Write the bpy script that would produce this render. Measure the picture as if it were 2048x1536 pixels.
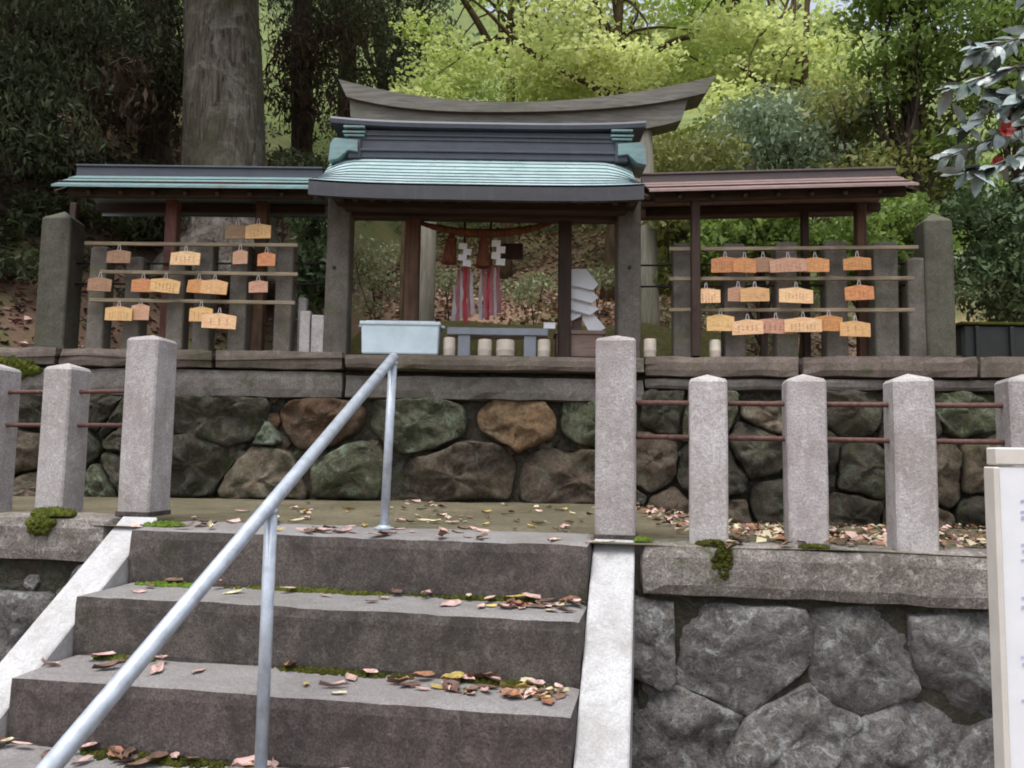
import bpy, bmesh, math, random
import numpy as np
from mathutils import Vector, Matrix, noise

random.seed(7); RNG = np.random.default_rng(7)
SC = bpy.context.scene
COL = SC.collection
for o in list(bpy.data.objects): bpy.data.objects.remove(o)

# ------------------------------------------------------------------ camera, sky, sun, exposure
FPX = 1580.0                                   # focal length in pixels of the 2048 px wide photograph
ZC = 0.344                                     # eye above the upper platform
PITCH = math.atan(137.0 / FPX); ROLL = 0.015
F_ = Vector((0, math.cos(PITCH), math.sin(PITCH)))
U0 = Vector((0, -math.sin(PITCH), math.cos(PITCH)))
R_ = Vector((1, 0, 0)) * math.cos(ROLL) + U0 * math.sin(ROLL)
U_ = U0 * math.cos(ROLL) - Vector((1, 0, 0)) * math.sin(ROLL)
CAMP = Vector((0, 0, ZC))
cam = bpy.data.cameras.new('camera'); cam.sensor_width = 36; cam.lens = FPX / 2048 * 36
cam.clip_start = 0.05; cam.clip_end = 1000
camo = bpy.data.objects.new('camera', cam); COL.objects.link(camo)
camo.matrix_world = Matrix((
    (R_.x, U_.x, -F_.x, CAMP.x), (R_.y, U_.y, -F_.y, CAMP.y), (R_.z, U_.z, -F_.z, CAMP.z), (0, 0, 0, 1)))
SC.camera = camo

SUN_EL, SUN_AZ = math.radians(70), math.radians(205)      # azimuth clockwise from +Y
world = bpy.data.worlds.new('World'); SC.world = world; world.use_nodes = True
wn = world.node_tree; wn.nodes.clear()
sky = wn.nodes.new('ShaderNodeTexSky'); sky.sky_type = 'NISHITA'; sky.sun_disc = False
sky.sun_elevation = SUN_EL; sky.sun_rotation = SUN_AZ; sky.air_density = 1.0; sky.dust_density = 3.0
hs = wn.nodes.new('ShaderNodeHueSaturation'); hs.inputs['Saturation'].default_value = 0.45
bg = wn.nodes.new('ShaderNodeBackground'); bg.inputs['Strength'].default_value = 0.15
wo = wn.nodes.new('ShaderNodeOutputWorld')
wn.links.new(sky.outputs[0], hs.inputs['Color']); wn.links.new(hs.outputs[0], bg.inputs[0]); wn.links.new(bg.outputs[0], wo.inputs[0])
sl = bpy.data.lights.new('sun', 'SUN'); sl.energy = 1.4; sl.angle = math.radians(40); sl.color = (1, 0.985, 0.96)
so = bpy.data.objects.new('sun', sl); COL.objects.link(so)
sd = Vector((math.sin(SUN_AZ) * math.cos(SUN_EL), math.cos(SUN_AZ) * math.cos(SUN_EL), math.sin(SUN_EL)))
so.rotation_euler = sd.to_track_quat('Z', 'Y').to_euler(); so.location = (0, 0, 30)
SC.view_settings.view_transform = 'Standard'; SC.view_settings.look = 'None'
SC.view_settings.gamma = 1; SC.view_settings.use_curve_mapping = False
SC.view_settings.exposure = 0.92
SC.cycles.filter_width = 1.9; SC.cycles.max_bounces = 6; SC.cycles.diffuse_bounces = 4; SC.cycles.transmission_bounces = 4; SC.cycles.transparent_max_bounces = 8

# ------------------------------------------------------------------ measuring helpers
def ray(px, py): return F_ + R_ * ((px - 1024) / FPX) - U_ * ((py - 768) / FPX)
def at(px, py, depth):
    r = ray(px, py); return CAMP + r * (depth / r.y)
def at_z(px, py, z):
    r = ray(px, py); return CAMP + r * ((z - CAMP.z) / r.z)
def at_plane(px, py, p0, n):
    r = ray(px, py); return CAMP + r * ((p0 - CAMP).dot(n) / r.dot(n))
YA = math.radians(10)                          # the steps and the front fence are turned 10 degrees
SU = Vector((math.cos(YA), -math.sin(YA), 0)); SV = Vector((math.sin(YA), math.cos(YA), 0)); S0 = Vector((0, 3.1, 0))
def st(u, v, z=0): return S0 + SU * u + SV * v + Vector((0, 0, z))

# ------------------------------------------------------------------ objects
WL = {}
def wloc(o): return WL.get(o.name, Vector((0, 0, 0))) if o else Vector((0, 0, 0))
def link(o, parent, loc):
    COL.objects.link(o); WL[o.name] = Vector(loc)
    if parent: o.parent = parent
    o.location = Vector(loc) - wloc(parent)
    return o
def tag(o, label, cat, group=None):
    o['label'] = label; o['category'] = cat
    if group: o['group'] = group
    return o
def thing(name, label, cat, loc, group=None):
    o = bpy.data.objects.new(name, None); o.empty_display_size = 0.1
    link(o, None, loc); return tag(o, label, cat, group)
def mesh_of(name, vf, mats, smooth=False, fm=None):
    v, f = vf
    me = bpy.data.meshes.new(name); me.from_pydata([tuple(p) for p in v], [], [tuple(q) for q in f])
    for m in (mats if isinstance(mats, (list, tuple)) else [mats]): me.materials.append(m)
    if fm is not None: me.polygons.foreach_set('material_index', fm)
    if smooth: me.polygons.foreach_set('use_smooth', [True] * len(me.polygons))
    me.update(); return me
def mk(name, vf, mats, parent=None, smooth=False, fm=None, origin=None):
    v = [Vector(p) for p in vf[0]]
    if origin is None:
        lo = Vector([min(p[i] for p in v) for i in range(3)]); hi = Vector([max(p[i] for p in v) for i in range(3)])
        origin = Vector(((lo.x + hi.x) / 2, (lo.y + hi.y) / 2, lo.z))
    me = mesh_of(name, ([p - origin for p in v], vf[1]), mats, smooth, fm)
    return link(bpy.data.objects.new(name, me), parent, origin)
def place(name, me, parent, loc, rotz=0, scale=None, rot=None):
    o = bpy.data.objects.new(name, me); link(o, parent, loc)
    o.rotation_euler = rot if rot else (0, 0, rotz)
    if scale: o.scale = scale
    return o
def struct(o): o['kind'] = 'structure'; return o
def stuff(o): o['kind'] = 'stuff'; return o
def np_mesh(name, V, tris_per, F, mats, parent=None, fm=None, smooth=False, origin=(0, 0, 0)):
    me = bpy.data.meshes.new(name); n = len(V); k = F.shape[1]; m = len(F)
    me.vertices.add(n); me.vertices.foreach_set('co', (V - np.array(origin)).astype(np.float32).ravel())
    me.loops.add(m * k); me.loops.foreach_set('vertex_index', F.astype(np.int32).ravel())
    me.polygons.add(m); me.polygons.foreach_set('loop_start', np.arange(0, m * k, k, dtype=np.int32))
    me.polygons.foreach_set('loop_total', np.full(m, k, dtype=np.int32))
    for mm in (mats if isinstance(mats, (list, tuple)) else [mats]): me.materials.append(mm)
    if fm is not None: me.polygons.foreach_set('material_index', fm.astype(np.int32))
    if smooth: me.polygons.foreach_set('use_smooth', np.ones(m, dtype=bool))
    me.update(); me.validate()
    return link(bpy.data.objects.new(name, me), parent, origin)

# ------------------------------------------------------------------ shapes: each returns (verts, faces)
def J(*parts):
    V, Fc = [], []
    for v, f in parts:
        b = len(V); V += [Vector(p) for p in v]; Fc += [tuple(i + b for i in q) for q in f]
    return V, Fc
def xf(vf, loc=(0, 0, 0), rotz=0, M=None):
    if M is None: M = Matrix.Translation(Vector(loc)) @ Matrix.Rotation(rotz, 4, 'Z')
    return [M @ Vector(p) for p in vf[0]], vf[1]
def from_bm(bm):
    bm.verts.ensure_lookup_table(); bm.normal_update()
    r = [v.co.copy() for v in bm.verts], [[v.index for v in f.verts] for f in bm.faces]
    bm.free(); return r
def box(sx, sy, sz, loc=(0, 0, 0), rotz=0, bev=0.004, seg=1):
    """box standing on z=0 of loc, centred in x and y"""
    bm = bmesh.new(); bmesh.ops.create_cube(bm, size=1)
    for v in bm.verts: v.co = Vector((v.co.x * sx, v.co.y * sy, (v.co.z + .5) * sz))
    if bev: bmesh.ops.bevel(bm, geom=list(bm.edges), offset=bev, segments=seg, affect='EDGES', profile=0.5)
    return xf(from_bm(bm), loc, rotz)
def bar(a, b, w, h, bev=0.003, up=Vector((0, 0, 1))):
    """rectangular bar from a to b, its section w (side) by h (up), centred on the line"""
    a = Vector(a); b = Vector(b); d = (b - a); L = d.length; d.normalize()
    s = d.cross(up).normalized(); u = s.cross(d)
    v, f = box(w, L, h, bev=bev)
    return [a + s * p.x + d * (p.y + L / 2) + u * (p.z - h / 2) for p in v], f
def rough(vf, amp, freq, seed=0, aniso=(1, 1, 1)):
    out = []
    for p in vf[0]:
        q = Vector((p.x * aniso[0], p.y * aniso[1], p.z * aniso[2])) * freq + Vector((seed * 7.3, seed * 3.1, seed * 1.7))
        out.append(p + noise.noise_vector(q) * amp + noise.noise_vector(q * 2.7) * amp * .4)
    return out, vf[1]
def hewn(sx, sy, sz, cuts=(8, 3, 3), amp=0.006, freq=6, seed=0, bev=0.012, loc=(0, 0, 0), rotz=0):
    """a hewn block: gridded box with worn edges and uneven faces"""
    nx, ny, nz = cuts; V = []; idx = {}; Fc = []
    def vid(i, j, k):
        if (i, j, k) not in idx:
            x, y, z = (i / nx - .5) * sx, (j / ny - .5) * sy, k / nz * sz
            e = (i in (0, nx)) + (j in (0, ny)) + (k in (0, nz))
            if e >= 2:
                s = bev * (.55 if e == 2 else .7) + max(0, noise.noise(Vector((x * 9 + seed * 3, y * 9, z * 9 + seed))) - .15) * bev * 1.1
                if i in (0, nx): x -= math.copysign(s, x)
                if j in (0, ny): y -= math.copysign(s, y)
                if k == 0: z += s
                if k == nz: z -= s
            idx[(i, j, k)] = len(V); V.append(Vector((x, y, z)))
        return idx[(i, j, k)]
    for i in range(nx):
        for j in range(ny):
            Fc.append((vid(i, j, nz), vid(i + 1, j, nz), vid(i + 1, j + 1, nz), vid(i, j + 1, nz)))
            Fc.append((vid(i, j, 0), vid(i, j + 1, 0), vid(i + 1, j + 1, 0), vid(i + 1, j, 0)))
    for i in range(nx):
        for k in range(nz):
            Fc.append((vid(i, 0, k), vid(i + 1, 0, k), vid(i + 1, 0, k + 1), vid(i, 0, k + 1)))
            Fc.append((vid(i, ny, k), vid(i, ny, k + 1), vid(i + 1, ny, k + 1), vid(i + 1, ny, k)))
    for j in range(ny):
        for k in range(nz):
            Fc.append((vid(0, j, k), vid(0, j, k + 1), vid(0, j + 1, k + 1), vid(0, j + 1, k)))
            Fc.append((vid(nx, j, k), vid(nx, j + 1, k), vid(nx, j + 1, k + 1), vid(nx, j, k + 1)))
    return xf(rough((V, Fc), amp, freq, seed), loc, rotz)
def capped_post(w, d, h, cap=0.03, seed=0, bev=0.008):
    """square stone post with a low pyramid top"""
    V, Fc = [], []
    lv = [0, .02, h * .33, h * .66, h - .012, h]
    for n, z in enumerate(lv):
        i = bev if n in (5,) else 0
        c = bev
        for sx, sy in ((-1, -1), (1, -1), (1, 1), (-1, 1)):
            pass
        hw, hd = w / 2 - i, d / 2 - i
        V += [Vector(p + (z,)) for p in ((-hw + c, -hd), (hw - c, -hd), (hw, -hd + c), (hw, hd - c), (hw - c, hd), (-hw + c, hd), (-hw, hd - c), (-hw, -hd + c))]
    for n in range(len(lv) - 1):
        for i in range(8):
            j = (i + 1) % 8; Fc.append((n * 8 + i, n * 8 + j, n * 8 + 8 + j, n * 8 + 8 + i))
    t = len(V); V.append(Vector((0, 0, h + cap))); b = (len(lv) - 1) * 8
    for i in range(8): Fc.append((b + i, b + (i + 1) % 8, t))
    Fc.append(tuple(range(7, -1, -1)))
    return rough((V, Fc), .0035, 9, seed)
def tube(pts, radii, n=10, cap=True):
    pts = [Vector(p) for p in pts]
    if not hasattr(radii, '__len__'): radii = [radii] * len(pts)
    V, Fc = [], []; prev = None
    for i, p in enumerate(pts):
        t = (pts[min(i + 1, len(pts) - 1)] - pts[max(i - 1, 0)]).normalized()
        if prev is None: prev = t.orthogonal().normalized()
        s = (prev - t * prev.dot(t)).normalized(); prev = s; c = t.cross(s)
        for k in range(n):
            a = 2 * math.pi * k / n; V.append(p + (s * math.cos(a) + c * math.sin(a)) * radii[i])
    for i in range(len(pts) - 1):
        for k in range(n):
            l = (k + 1) % n; Fc.append((i * n + k, i * n + l, i * n + n + l, i * n + n + k))
    if cap:
        Fc.append(tuple(range(n - 1, -1, -1))); b = (len(pts) - 1) * n; Fc.append(tuple(range(b, b + n)))
    return V, Fc
def lathe(prof, n=20, loc=(0, 0, 0)):
    V, Fc = [], []
    for r, z in prof:
        for k in range(n):
            a = 2 * math.pi * k / n; V.append(Vector((r * math.cos(a), r * math.sin(a), z)) + Vector(loc))
    for i in range(len(prof) - 1):
        for k in range(n):
            l = (k + 1) % n; Fc.append((i * n + k, i * n + l, i * n + n + l, i * n + n + k))
    Fc.append(tuple(range(n - 1, -1, -1))); b = (len(prof) - 1) * n; Fc.append(tuple(range(b, b + n)))
    return V, Fc
def resample(poly, n):
    P = [Vector(p) for p in poly]; L = [(P[(i + 1) % len(P)] - P[i]).length for i in range(len(P))]; T = sum(L); out = []
    for k in range(n):
        s = T * k / n; i = 0
        while s > L[i]: s -= L[i]; i += 1
        out.append(P[i].lerp(P[(i + 1) % len(P)], s / L[i]))
    return out
def stone(poly, nrm, thick, bulge, seed=0, n=40, amp=.018, roundness=1, facet=.5, grow=.05):
    """a wall stone: outline 'poly' in the wall plane, a body behind it and an uneven broken face; nrm points out of the wall"""
    n = 40
    P = resample(poly, n)
    for _ in range(roundness): P = [(P[i - 1] + P[i] * 2 + P[(i + 1) % n]) / 4 for i in range(n)]
    c = sum(P, Vector()) / n; R = max((p - c).length for p in P)
    rs = random.Random(seed); sc_ = 2.2 / max(R, .05)
    P = [p + (p - c).normalized() * noise.noise(p * sc_ * 1.7 + Vector((seed, 0, 0))) * R * grow for p in P]
    rings = [(.985, -thick), (1.0, -.02 - bulge * .3), (.992, bulge * .28), (.965, bulge * .62), (.89, bulge * .86), (.76, bulge * .96), (.6, bulge), (.44, bulge * 1.03), (.28, bulge * 1.0), (.13, bulge)]
    V, Fc = [], []
    for s, d in rings: V += [c + (p - c) * s + nrm * d for p in P]
    V.append(c + nrm * bulge)
    for r in range(len(rings) - 1):
        for k in range(n):
            l = (k + 1) % n; Fc.append((r * n + k, r * n + l, r * n + n + l, r * n + n + k))
    b = (len(rings) - 1) * n
    for k in range(n): Fc.append((b + k, b + (k + 1) % n, len(V) - 1))
    fr = 1.1 / max(R, .05); a = amp * (R / .3)
    # split planes: the face is cut by a few tilted planes, as broken rock is
    e1 = nrm.orthogonal().normalized(); e2 = nrm.cross(e1)
    planes = []
    for _ in range(7):
        th = rs.uniform(0, 6.28); tl = rs.uniform(.12, .75); m = (nrm + (e1 * math.cos(th) + e2 * math.sin(th)) * tl).normalized()
        planes.append((m, bulge * rs.uniform(.65, 1.05) + R * tl * rs.uniform(.15, .5)))
    out = []
    for i, p in enumerate(V):
        q = p * fr + Vector((seed * 5.1, seed * 2.3, seed)); w = 0.4 if i < 2 * n else 1
        if i >= 2 * n:
            for m, dd in planes:
                h = (p - c).dot(m) - dd
                if h > 0: p = p - nrm * (h / m.dot(nrm)) * facet
        out.append(p + nrm * (noise.noise(q) * 1.3 * a + noise.noise(q * 2.6) * .9 * a + noise.noise(q * 6) * .5 * a + noise.noise(q * 12) * .42 * a) * w + noise.noise_vector(q * 2.5) * a * .4)
    if (out[Fc[-1][1]] - out[Fc[-1][0]]).cross(out[Fc[-1][2]] - out[Fc[-1][0]]).dot(nrm) < 0: Fc = [tuple(reversed(f)) for f in Fc]
    return out, Fc
def voronoi(x0, x1, z0, z1, nx, nz, rnd, jit=.35, gap=.012):
    """irregular stone outlines that tile a rectangle (x, z)"""
    S = []
    for r in range(-1, nz + 1):
        for c in range(-1, nx + 1):
            S.append(((c + .5 + (.5 if r % 2 else 0) + rnd.uniform(-jit, jit)) / nx * (x1 - x0) + x0, (r + .5 + rnd.uniform(-jit, jit)) / nz * (z1 - z0) + z0))
    out = []
    for i, a in enumerate(S):
        if not (x0 - .1 < a[0] < x1 + .1 and z0 < a[1] < z1): continue
        poly = [(x0, z0), (x1, z0), (x1, z1), (x0, z1)]
        for j, b in enumerate(S):
            if i == j: continue
            dx, dz = b[0] - a[0], b[1] - a[1]; L = math.hypot(dx, dz)
            k = (L / 2 - gap / 2)
            new = []
            for m in range(len(poly)):
                p, q = poly[m], poly[(m + 1) % len(poly)]
                dp = ((p[0] - a[0]) * dx + (p[1] - a[1]) * dz) / L - k; dq = ((q[0] - a[0]) * dx + (q[1] - a[1]) * dz) / L - k
                if dp <= 0: new.append(p)
                if (dp < 0 < dq) or (dq < 0 < dp):
                    t = dp / (dp - dq); new.append((p[0] + (q[0] - p[0]) * t, p[1] + (q[1] - p[1]) * t))
            poly = new
            if len(poly) < 3: break
        if len(poly) >= 3:
            ar = abs(sum(poly[m][0] * poly[(m + 1) % len(poly)][1] - poly[(m + 1) % len(poly)][0] * poly[m][1] for m in range(len(poly)))) / 2
            if ar > .004: out.append(poly)
    return out

# ------------------------------------------------------------------ materials
def hexc(r, g, b):
    f = lambda c: (c / 255 / 12.92) if c <= 10 else ((c / 255 + .055) / 1.055) ** 2.4
    return (f(r), f(g), f(b), 1)
class NT:
    def __init__(s, name):
        s.m = bpy.data.materials.new(name); s.m.use_nodes = True; s.t = s.m.node_tree; s.t.nodes.clear()
        s.out = s.n('ShaderNodeOutputMaterial'); s.b = s.n('ShaderNodeBsdfPrincipled'); s.l(s.b.outputs[0], s.out.inputs[0])
        s.co = s.n('ShaderNodeTexCoord').outputs['Object']; s.info = s.n('ShaderNodeObjectInfo')
    def n(s, k): return s.t.nodes.new(k)
    def l(s, a, b): s.t.links.new(a, b)
    def coord(s, scale=(1, 1, 1), rnd=True, world=False):
        mp = s.n('ShaderNodeMapping'); mp.inputs['Scale'].default_value = scale
        if world:
            g = s.n('ShaderNodeNewGeometry'); s.l(g.outputs['Position'], mp.inputs[0])
        elif rnd:
            a = s.n('ShaderNodeVectorMath'); a.operation = 'MULTIPLY_ADD'; c = s.n('ShaderNodeCombineXYZ')
            for i in range(3): s.l(s.info.outputs['Random'], c.inputs[i])
            a.inputs[1].default_value = (37, 53, 71); s.l(c.outputs[0], a.inputs[0]); s.l(s.co, a.inputs[2]); s.l(a.outputs[0], mp.inputs[0])
        else: s.l(s.co, mp.inputs[0])
        return mp.outputs[0]
    def noise(s, co, scale, det=5, rough=.6, dist=0):
        q = s.n('ShaderNodeTexNoise'); q.inputs['Scale'].default_value = scale; q.inputs['Detail'].default_value = det
        q.inputs['Roughness'].default_value = rough; q.inputs['Distortion'].default_value = dist; s.l(co, q.inputs['Vector']); return q.outputs['Fac']
    def ramp(s, fac, stops):
        r = s.n('ShaderNodeValToRGB'); e = r.color_ramp.elements
        while len(e) < len(stops): e.new(.5)
        for i, (p, c) in enumerate(stops): e[i].position = p; e[i].color = c if hasattr(c, '__len__') else (c, c, c, 1)
        s.l(fac, r.inputs[0]); return r.outputs[0]
    def mix(s, fac, a, b, mode='MIX'):
        m = s.n('ShaderNodeMix'); m.data_type = 'RGBA'; m.blend_type = mode
        if hasattr(fac, 'links'): s.l(fac, m.inputs[0])
        else: m.inputs[0].default_value = fac
        for i, v in ((6, a), (7, b)):
            if hasattr(v, 'links'): s.l(v, m.inputs[i])
            else: m.inputs[i].default_value = v
        return m.outputs[2]
    def vary(s, col, h=.02, v=.25):
        """each object a little different in hue and value"""
        q = s.n('ShaderNodeHueSaturation'); s.l(col, q.inputs['Color'])
        for key, lo, hi in (('Hue', .5 - h, .5 + h), ('Value', 1 - v, 1 + v)):
            r = s.n('ShaderNodeMapRange'); r.inputs['To Min'].default_value = lo; r.inputs['To Max'].default_value = hi
            w = s.n('ShaderNodeMath'); w.operation = 'FRACT'; k = s.n('ShaderNodeMath'); k.operation = 'MULTIPLY'; k.inputs[1].default_value = 7.13 if key == 'Hue' else 3.37
            s.l(s.info.outputs['Random'], k.inputs[0]); s.l(k.outputs[0], w.inputs[0]); s.l(w.outputs[0], r.inputs['Value']); s.l(r.outputs[0], q.inputs[key])
        return q.outputs[0]
    def done(s, col, rough=.8, bump=None, bd=.01, bs=.6, metal=0, spec=.5):
        if hasattr(col, 'links'): s.l(col, s.b.inputs['Base Color'])
        else: s.b.inputs['Base Color'].default_value = col
        if hasattr(rough, 'links'): s.l(rough, s.b.inputs['Roughness'])
        else: s.b.inputs['Roughness'].default_value = rough
        s.b.inputs['Metallic'].default_value = metal; s.b.inputs['Specular IOR Level'].default_value = spec
        if bump is not None:
            q = s.n('ShaderNodeBump'); q.inputs['Distance'].default_value = bd; q.inputs['Strength'].default_value = bs
            s.l(bump, q.inputs['Height']); s.l(q.outputs[0], s.b.inputs['Normal'])
        return s.m
def upness(s, lo=.55, hi=.9):
    g = s.n('ShaderNodeNewGeometry'); x = s.n('ShaderNodeSeparateXYZ'); s.l(g.outputs['Normal'], x.inputs[0])
    return s.ramp(x.outputs[2], [(lo, 0.0), (hi, 1.0)])
def mul(s, a, b):
    m = s.n('ShaderNodeMath'); m.operation = 'MULTIPLY'; s.l(a, m.inputs[0])
    if hasattr(b, 'links'): s.l(b, m.inputs[1])
    else: m.inputs[1].default_value = b
    return m.outputs[0]

def granite(name, light, dark, stain, moss=None, stain_amt=.5, var=.12, big=1.6, bs=.5, spots=0.0):
    s = NT(name); c = s.coord()
    base = s.mix(s.ramp(s.noise(c, 120, 6, .75), [(.36, 0.0), (.64, 1.0)]), light, dark)
    base = s.mix(mul(s, s.ramp(s.noise(c, 420, 2), [(.56, 0.0), (.7, 1.0)]), .4), base, (.03, .03, .03, 1))
    base = s.mix(mul(s, s.ramp(s.noise(c, big * 2.2, 9, .72, .5), [(.42, 0.0), (.64, 1.0)]), stain_amt), base, stain)
    base = s.mix(mul(s, s.ramp(s.noise(c, big * 9, 8, .75, .8), [(.5, 0.0), (.66, 1.0)]), stain_amt * .7), base, stain)
    c2 = s.coord((9, 9, .8))
    base = s.mix(mul(s, s.ramp(s.noise(c2, 2.2, 5), [(.5, 0.0), (.75, 1.0)]), stain_amt * .4), base, stain)
    if spots:
        base = s.mix(mul(s, s.ramp(s.noise(c, 26, 6, .8, .6), [(.55, 0.0), (.64, 1.0)]), spots), base, tuple(min(1, x * 1.35 + .03) for x in light[:3]) + (1,))
    if moss:
        base = s.mix(mul(s, s.ramp(s.noise(c, 3.1, 9, .75, .6), [(.55, 0.0), (.64, 1.0)]), .8), base, moss)
    base = s.vary(base, .012, var)
    h = s.mix(.5, s.noise(c, 110, 4, .7), s.noise(c, 14, 7, .75))
    return s.done(base, .85, h, .012, bs, spec=.3)
M = {}
M['granite'] = granite('pale_granite', hexc(196, 190, 189), hexc(150, 143, 142), hexc(124, 114, 106), stain_amt=.55, var=.1, spots=.3)
M['granite_white'] = granite('white_sawn_granite', hexc(200, 200, 201), hexc(166, 165, 165), hexc(138, 134, 129), stain_amt=.6, var=.04)
M['curb'] = granite('mottled_kerb_granite', hexc(168, 160, 154), hexc(86, 79, 74), hexc(74, 66, 60), hexc(70, 74, 40), stain_amt=.75, var=.06, big=2.4, spots=.5)
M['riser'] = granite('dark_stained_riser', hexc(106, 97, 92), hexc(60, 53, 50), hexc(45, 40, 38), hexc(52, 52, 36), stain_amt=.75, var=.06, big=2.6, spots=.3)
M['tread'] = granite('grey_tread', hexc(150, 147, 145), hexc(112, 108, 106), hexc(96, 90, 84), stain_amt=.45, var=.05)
M['sill'] = granite('weathered_sill_stone', hexc(136, 123, 114), hexc(92, 82, 75), hexc(74, 67, 58), hexc(76, 78, 50), stain_amt=.7, var=.12)
M['band'] = granite('cement_band', hexc(132, 125, 121), hexc(84, 77, 73), hexc(66, 60, 54), hexc(62, 66, 42), stain_amt=.8, var=.1)
M['oldpost'] = granite('old_fence_granite', hexc(128, 121, 113), hexc(90, 84, 77), hexc(68, 62, 54), hexc(86, 88, 62), stain_amt=.7, var=.14)
M['greenpost'] = granite('green_grey_granite', hexc(100, 98, 86), hexc(68, 67, 57), hexc(50, 48, 39), hexc(78, 82, 52), stain_amt=.7, var=.06)
def boulder(name, a, b, moss, lichen, ma=.6, la=.6):
    s = NT(name); c = s.coord(world=True)
    base = s.mix(s.ramp(s.noise(c, 3.2, 10, .75, .5), [(.36, 0.0), (.62, 1.0)]), a, b)
    base = s.mix(mul(s, s.ramp(s.noise(c, 34, 8, .8), [(.44, 0.0), (.62, 1.0)]), .65), base, (.026, .022, .018, 1))
    base = s.mix(mul(s, s.ramp(s.noise(c, 11, 9, .78, 1.2), [(.52, 0.0), (.6, 1.0)]), la), base, lichen)
    base = s.mix(mul(s, s.ramp(s.noise(c, 4.1, 9, .8, .9), [(.52, 0.0), (.6, 1.0)]), ma), base, moss)
    base = s.mix(mul(s, s.ramp(s.noise(c, 90, 4, .7), [(.5, 0.0), (.75, 1.0)]), .35), base, lichen)
    h = s.mix(.5, s.noise(c, 14, 10, .8), s.noise(c, 80, 6, .75))
    return s.done(s.vary(base, .015, .2), .92, h, .035, 1.0, spec=.2)
M['b_orange'] = boulder('rust_boulder', hexc(134, 100, 76), hexc(96, 76, 60), hexc(80, 76, 48), hexc(128, 122, 104), .5, .5)
M['b_green'] = boulder('lichen_boulder', hexc(112, 112, 90), hexc(80, 74, 60), hexc(70, 80, 46), hexc(128, 146, 122), .6, .8)
M['b_brown'] = boulder('brown_boulder', hexc(132, 115, 99), hexc(88, 75, 64), hexc(72, 74, 44), hexc(126, 132, 112), .45, .55)
M['b_dark'] = boulder('dark_boulder', hexc(88, 79, 68), hexc(58, 51, 44), hexc(68, 72, 40), hexc(104, 118, 104), .6, .45)
M['b_red'] = boulder('reddish_boulder', hexc(126, 80, 62), hexc(96, 64, 52), hexc(84, 70, 46), hexc(130, 112, 98), .2, .35)
M['b_grey'] = boulder('split_grey_stone', hexc(154, 150, 146), hexc(104, 100, 96), hexc(74, 72, 62), hexc(182, 185, 183), .5, .7)
M['b_pale'] = boulder('pale_lichen_stone', hexc(140, 150, 130), hexc(110, 118, 100), hexc(96, 104, 76), hexc(160, 172, 156), .3, .6)

def wood(name, a, b, grain=(1, 1, 12), rough=.75, var=.1, dirt=None):
    s = NT(name); c = s.coord(tuple(1 / g if g != 1 else 1 for g in grain))
    g = s.noise(c, 38, 6, .65, .6)
    base = s.mix(s.ramp(g, [(.35, 0.0), (.65, 1.0)]), a, b)
    c2 = s.coord(); base = s.mix(mul(s, s.ramp(s.noise(c2, 3, 5), [(.48, 0.0), (.7, 1.0)]), .5), base, dirt or tuple(x * .5 for x in b[:3]) + (1,))
    return s.done(s.vary(base, .01, var), rough, g, .004, .5, spec=.3)
M['darkwood'] = wood('dark_brown_timber', hexc(74, 58, 48), hexc(48, 38, 32), (12, 1, 1))
M['darkpost'] = wood('dark_brown_post', hexc(70, 54, 45), hexc(46, 36, 31))
M['redpost'] = wood('reddish_post', hexc(124, 86, 76), hexc(90, 62, 55))
M['brownpost'] = wood('brown_round_post', hexc(104, 78, 58), hexc(68, 51, 40))
M['torii'] = wood('weathered_grey_timber', hexc(124, 120, 112), hexc(90, 87, 81), (12, 1, 1), .85, .03, hexc(84, 86, 66))
M['toriileg'] = wood('weathered_grey_round', hexc(120, 114, 100), hexc(86, 82, 72), (1, 1, 12), .85, .03, hexc(84, 86, 66))
M['slat'] = wood('grey_bamboo_rail', hexc(150, 134, 112), hexc(104, 92, 76), (12, 1, 1))
EMA = {}
for k, a, b in (('light', (222, 186, 142), (202, 160, 112)), ('tan', (206, 166, 112), (184, 142, 90)), ('orange', (196, 134, 82), (166, 108, 62)), ('pink', (186, 142, 116), (160, 116, 92)), ('brown', (152, 118, 86), (124, 94, 68))):
    s = NT('ema_' + k); c = s.coord((1, 1, 6)); g = s.noise(c, 26, 5, .6, .4); EMA[k] = s.done(s.vary(s.mix(s.ramp(g, [(.4, 0.0), (.6, 1.0)]), hexc(*a), hexc(*b)), .008, .07), .6, g, .001, .3)
def plain(name, col, rough=.5, var=.05, metal=0, nz=.12, bump=0, spec=.5, sc=12):
    s = NT(name); c = s.coord(); n_ = s.noise(c, sc, 5, .65)
    d = tuple(x * (1 - nz * 2.2) for x in col[:3]) + (1,); e = tuple(min(1, x * (1 + nz)) for x in col[:3]) + (1,)
    return s.done(s.vary(s.ramp(n_, [(.3, d), (.7, e)]), .006, var), rough, n_ if bump else None, .004, bump, metal, spec)
M['ink'] = plain('faded_ink', hexc(146, 110, 78), .7, .4)
def copper(name, base, streak, dark, seam=.5):
    s = NT(name); c = s.coord((1, 4, 4), rnd=False); b = s.mix(s.ramp(s.noise(c, 5, 6, .65, .4), [(.35, 0.0), (.68, 1.0)]), base, streak)
    c2 = s.coord((3, .5, .5)); b = s.mix(mul(s, s.ramp(s.noise(c2, 4.5, 5, .7), [(.52, 0.0), (.72, 1.0)]), seam), b, dark)
    return s.done(s.vary(b, .006, .06), .42, s.noise(c, 30, 3), .002, .3, 0, .6)
M['patina'] = copper('green_copper_patina', hexc(138, 166, 164), hexc(174, 194, 196), hexc(100, 124, 124), .45)
M['patina_old'] = copper('dull_copper_patina', hexc(116, 148, 146), hexc(92, 116, 118), hexc(120, 88, 70), .6)
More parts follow.
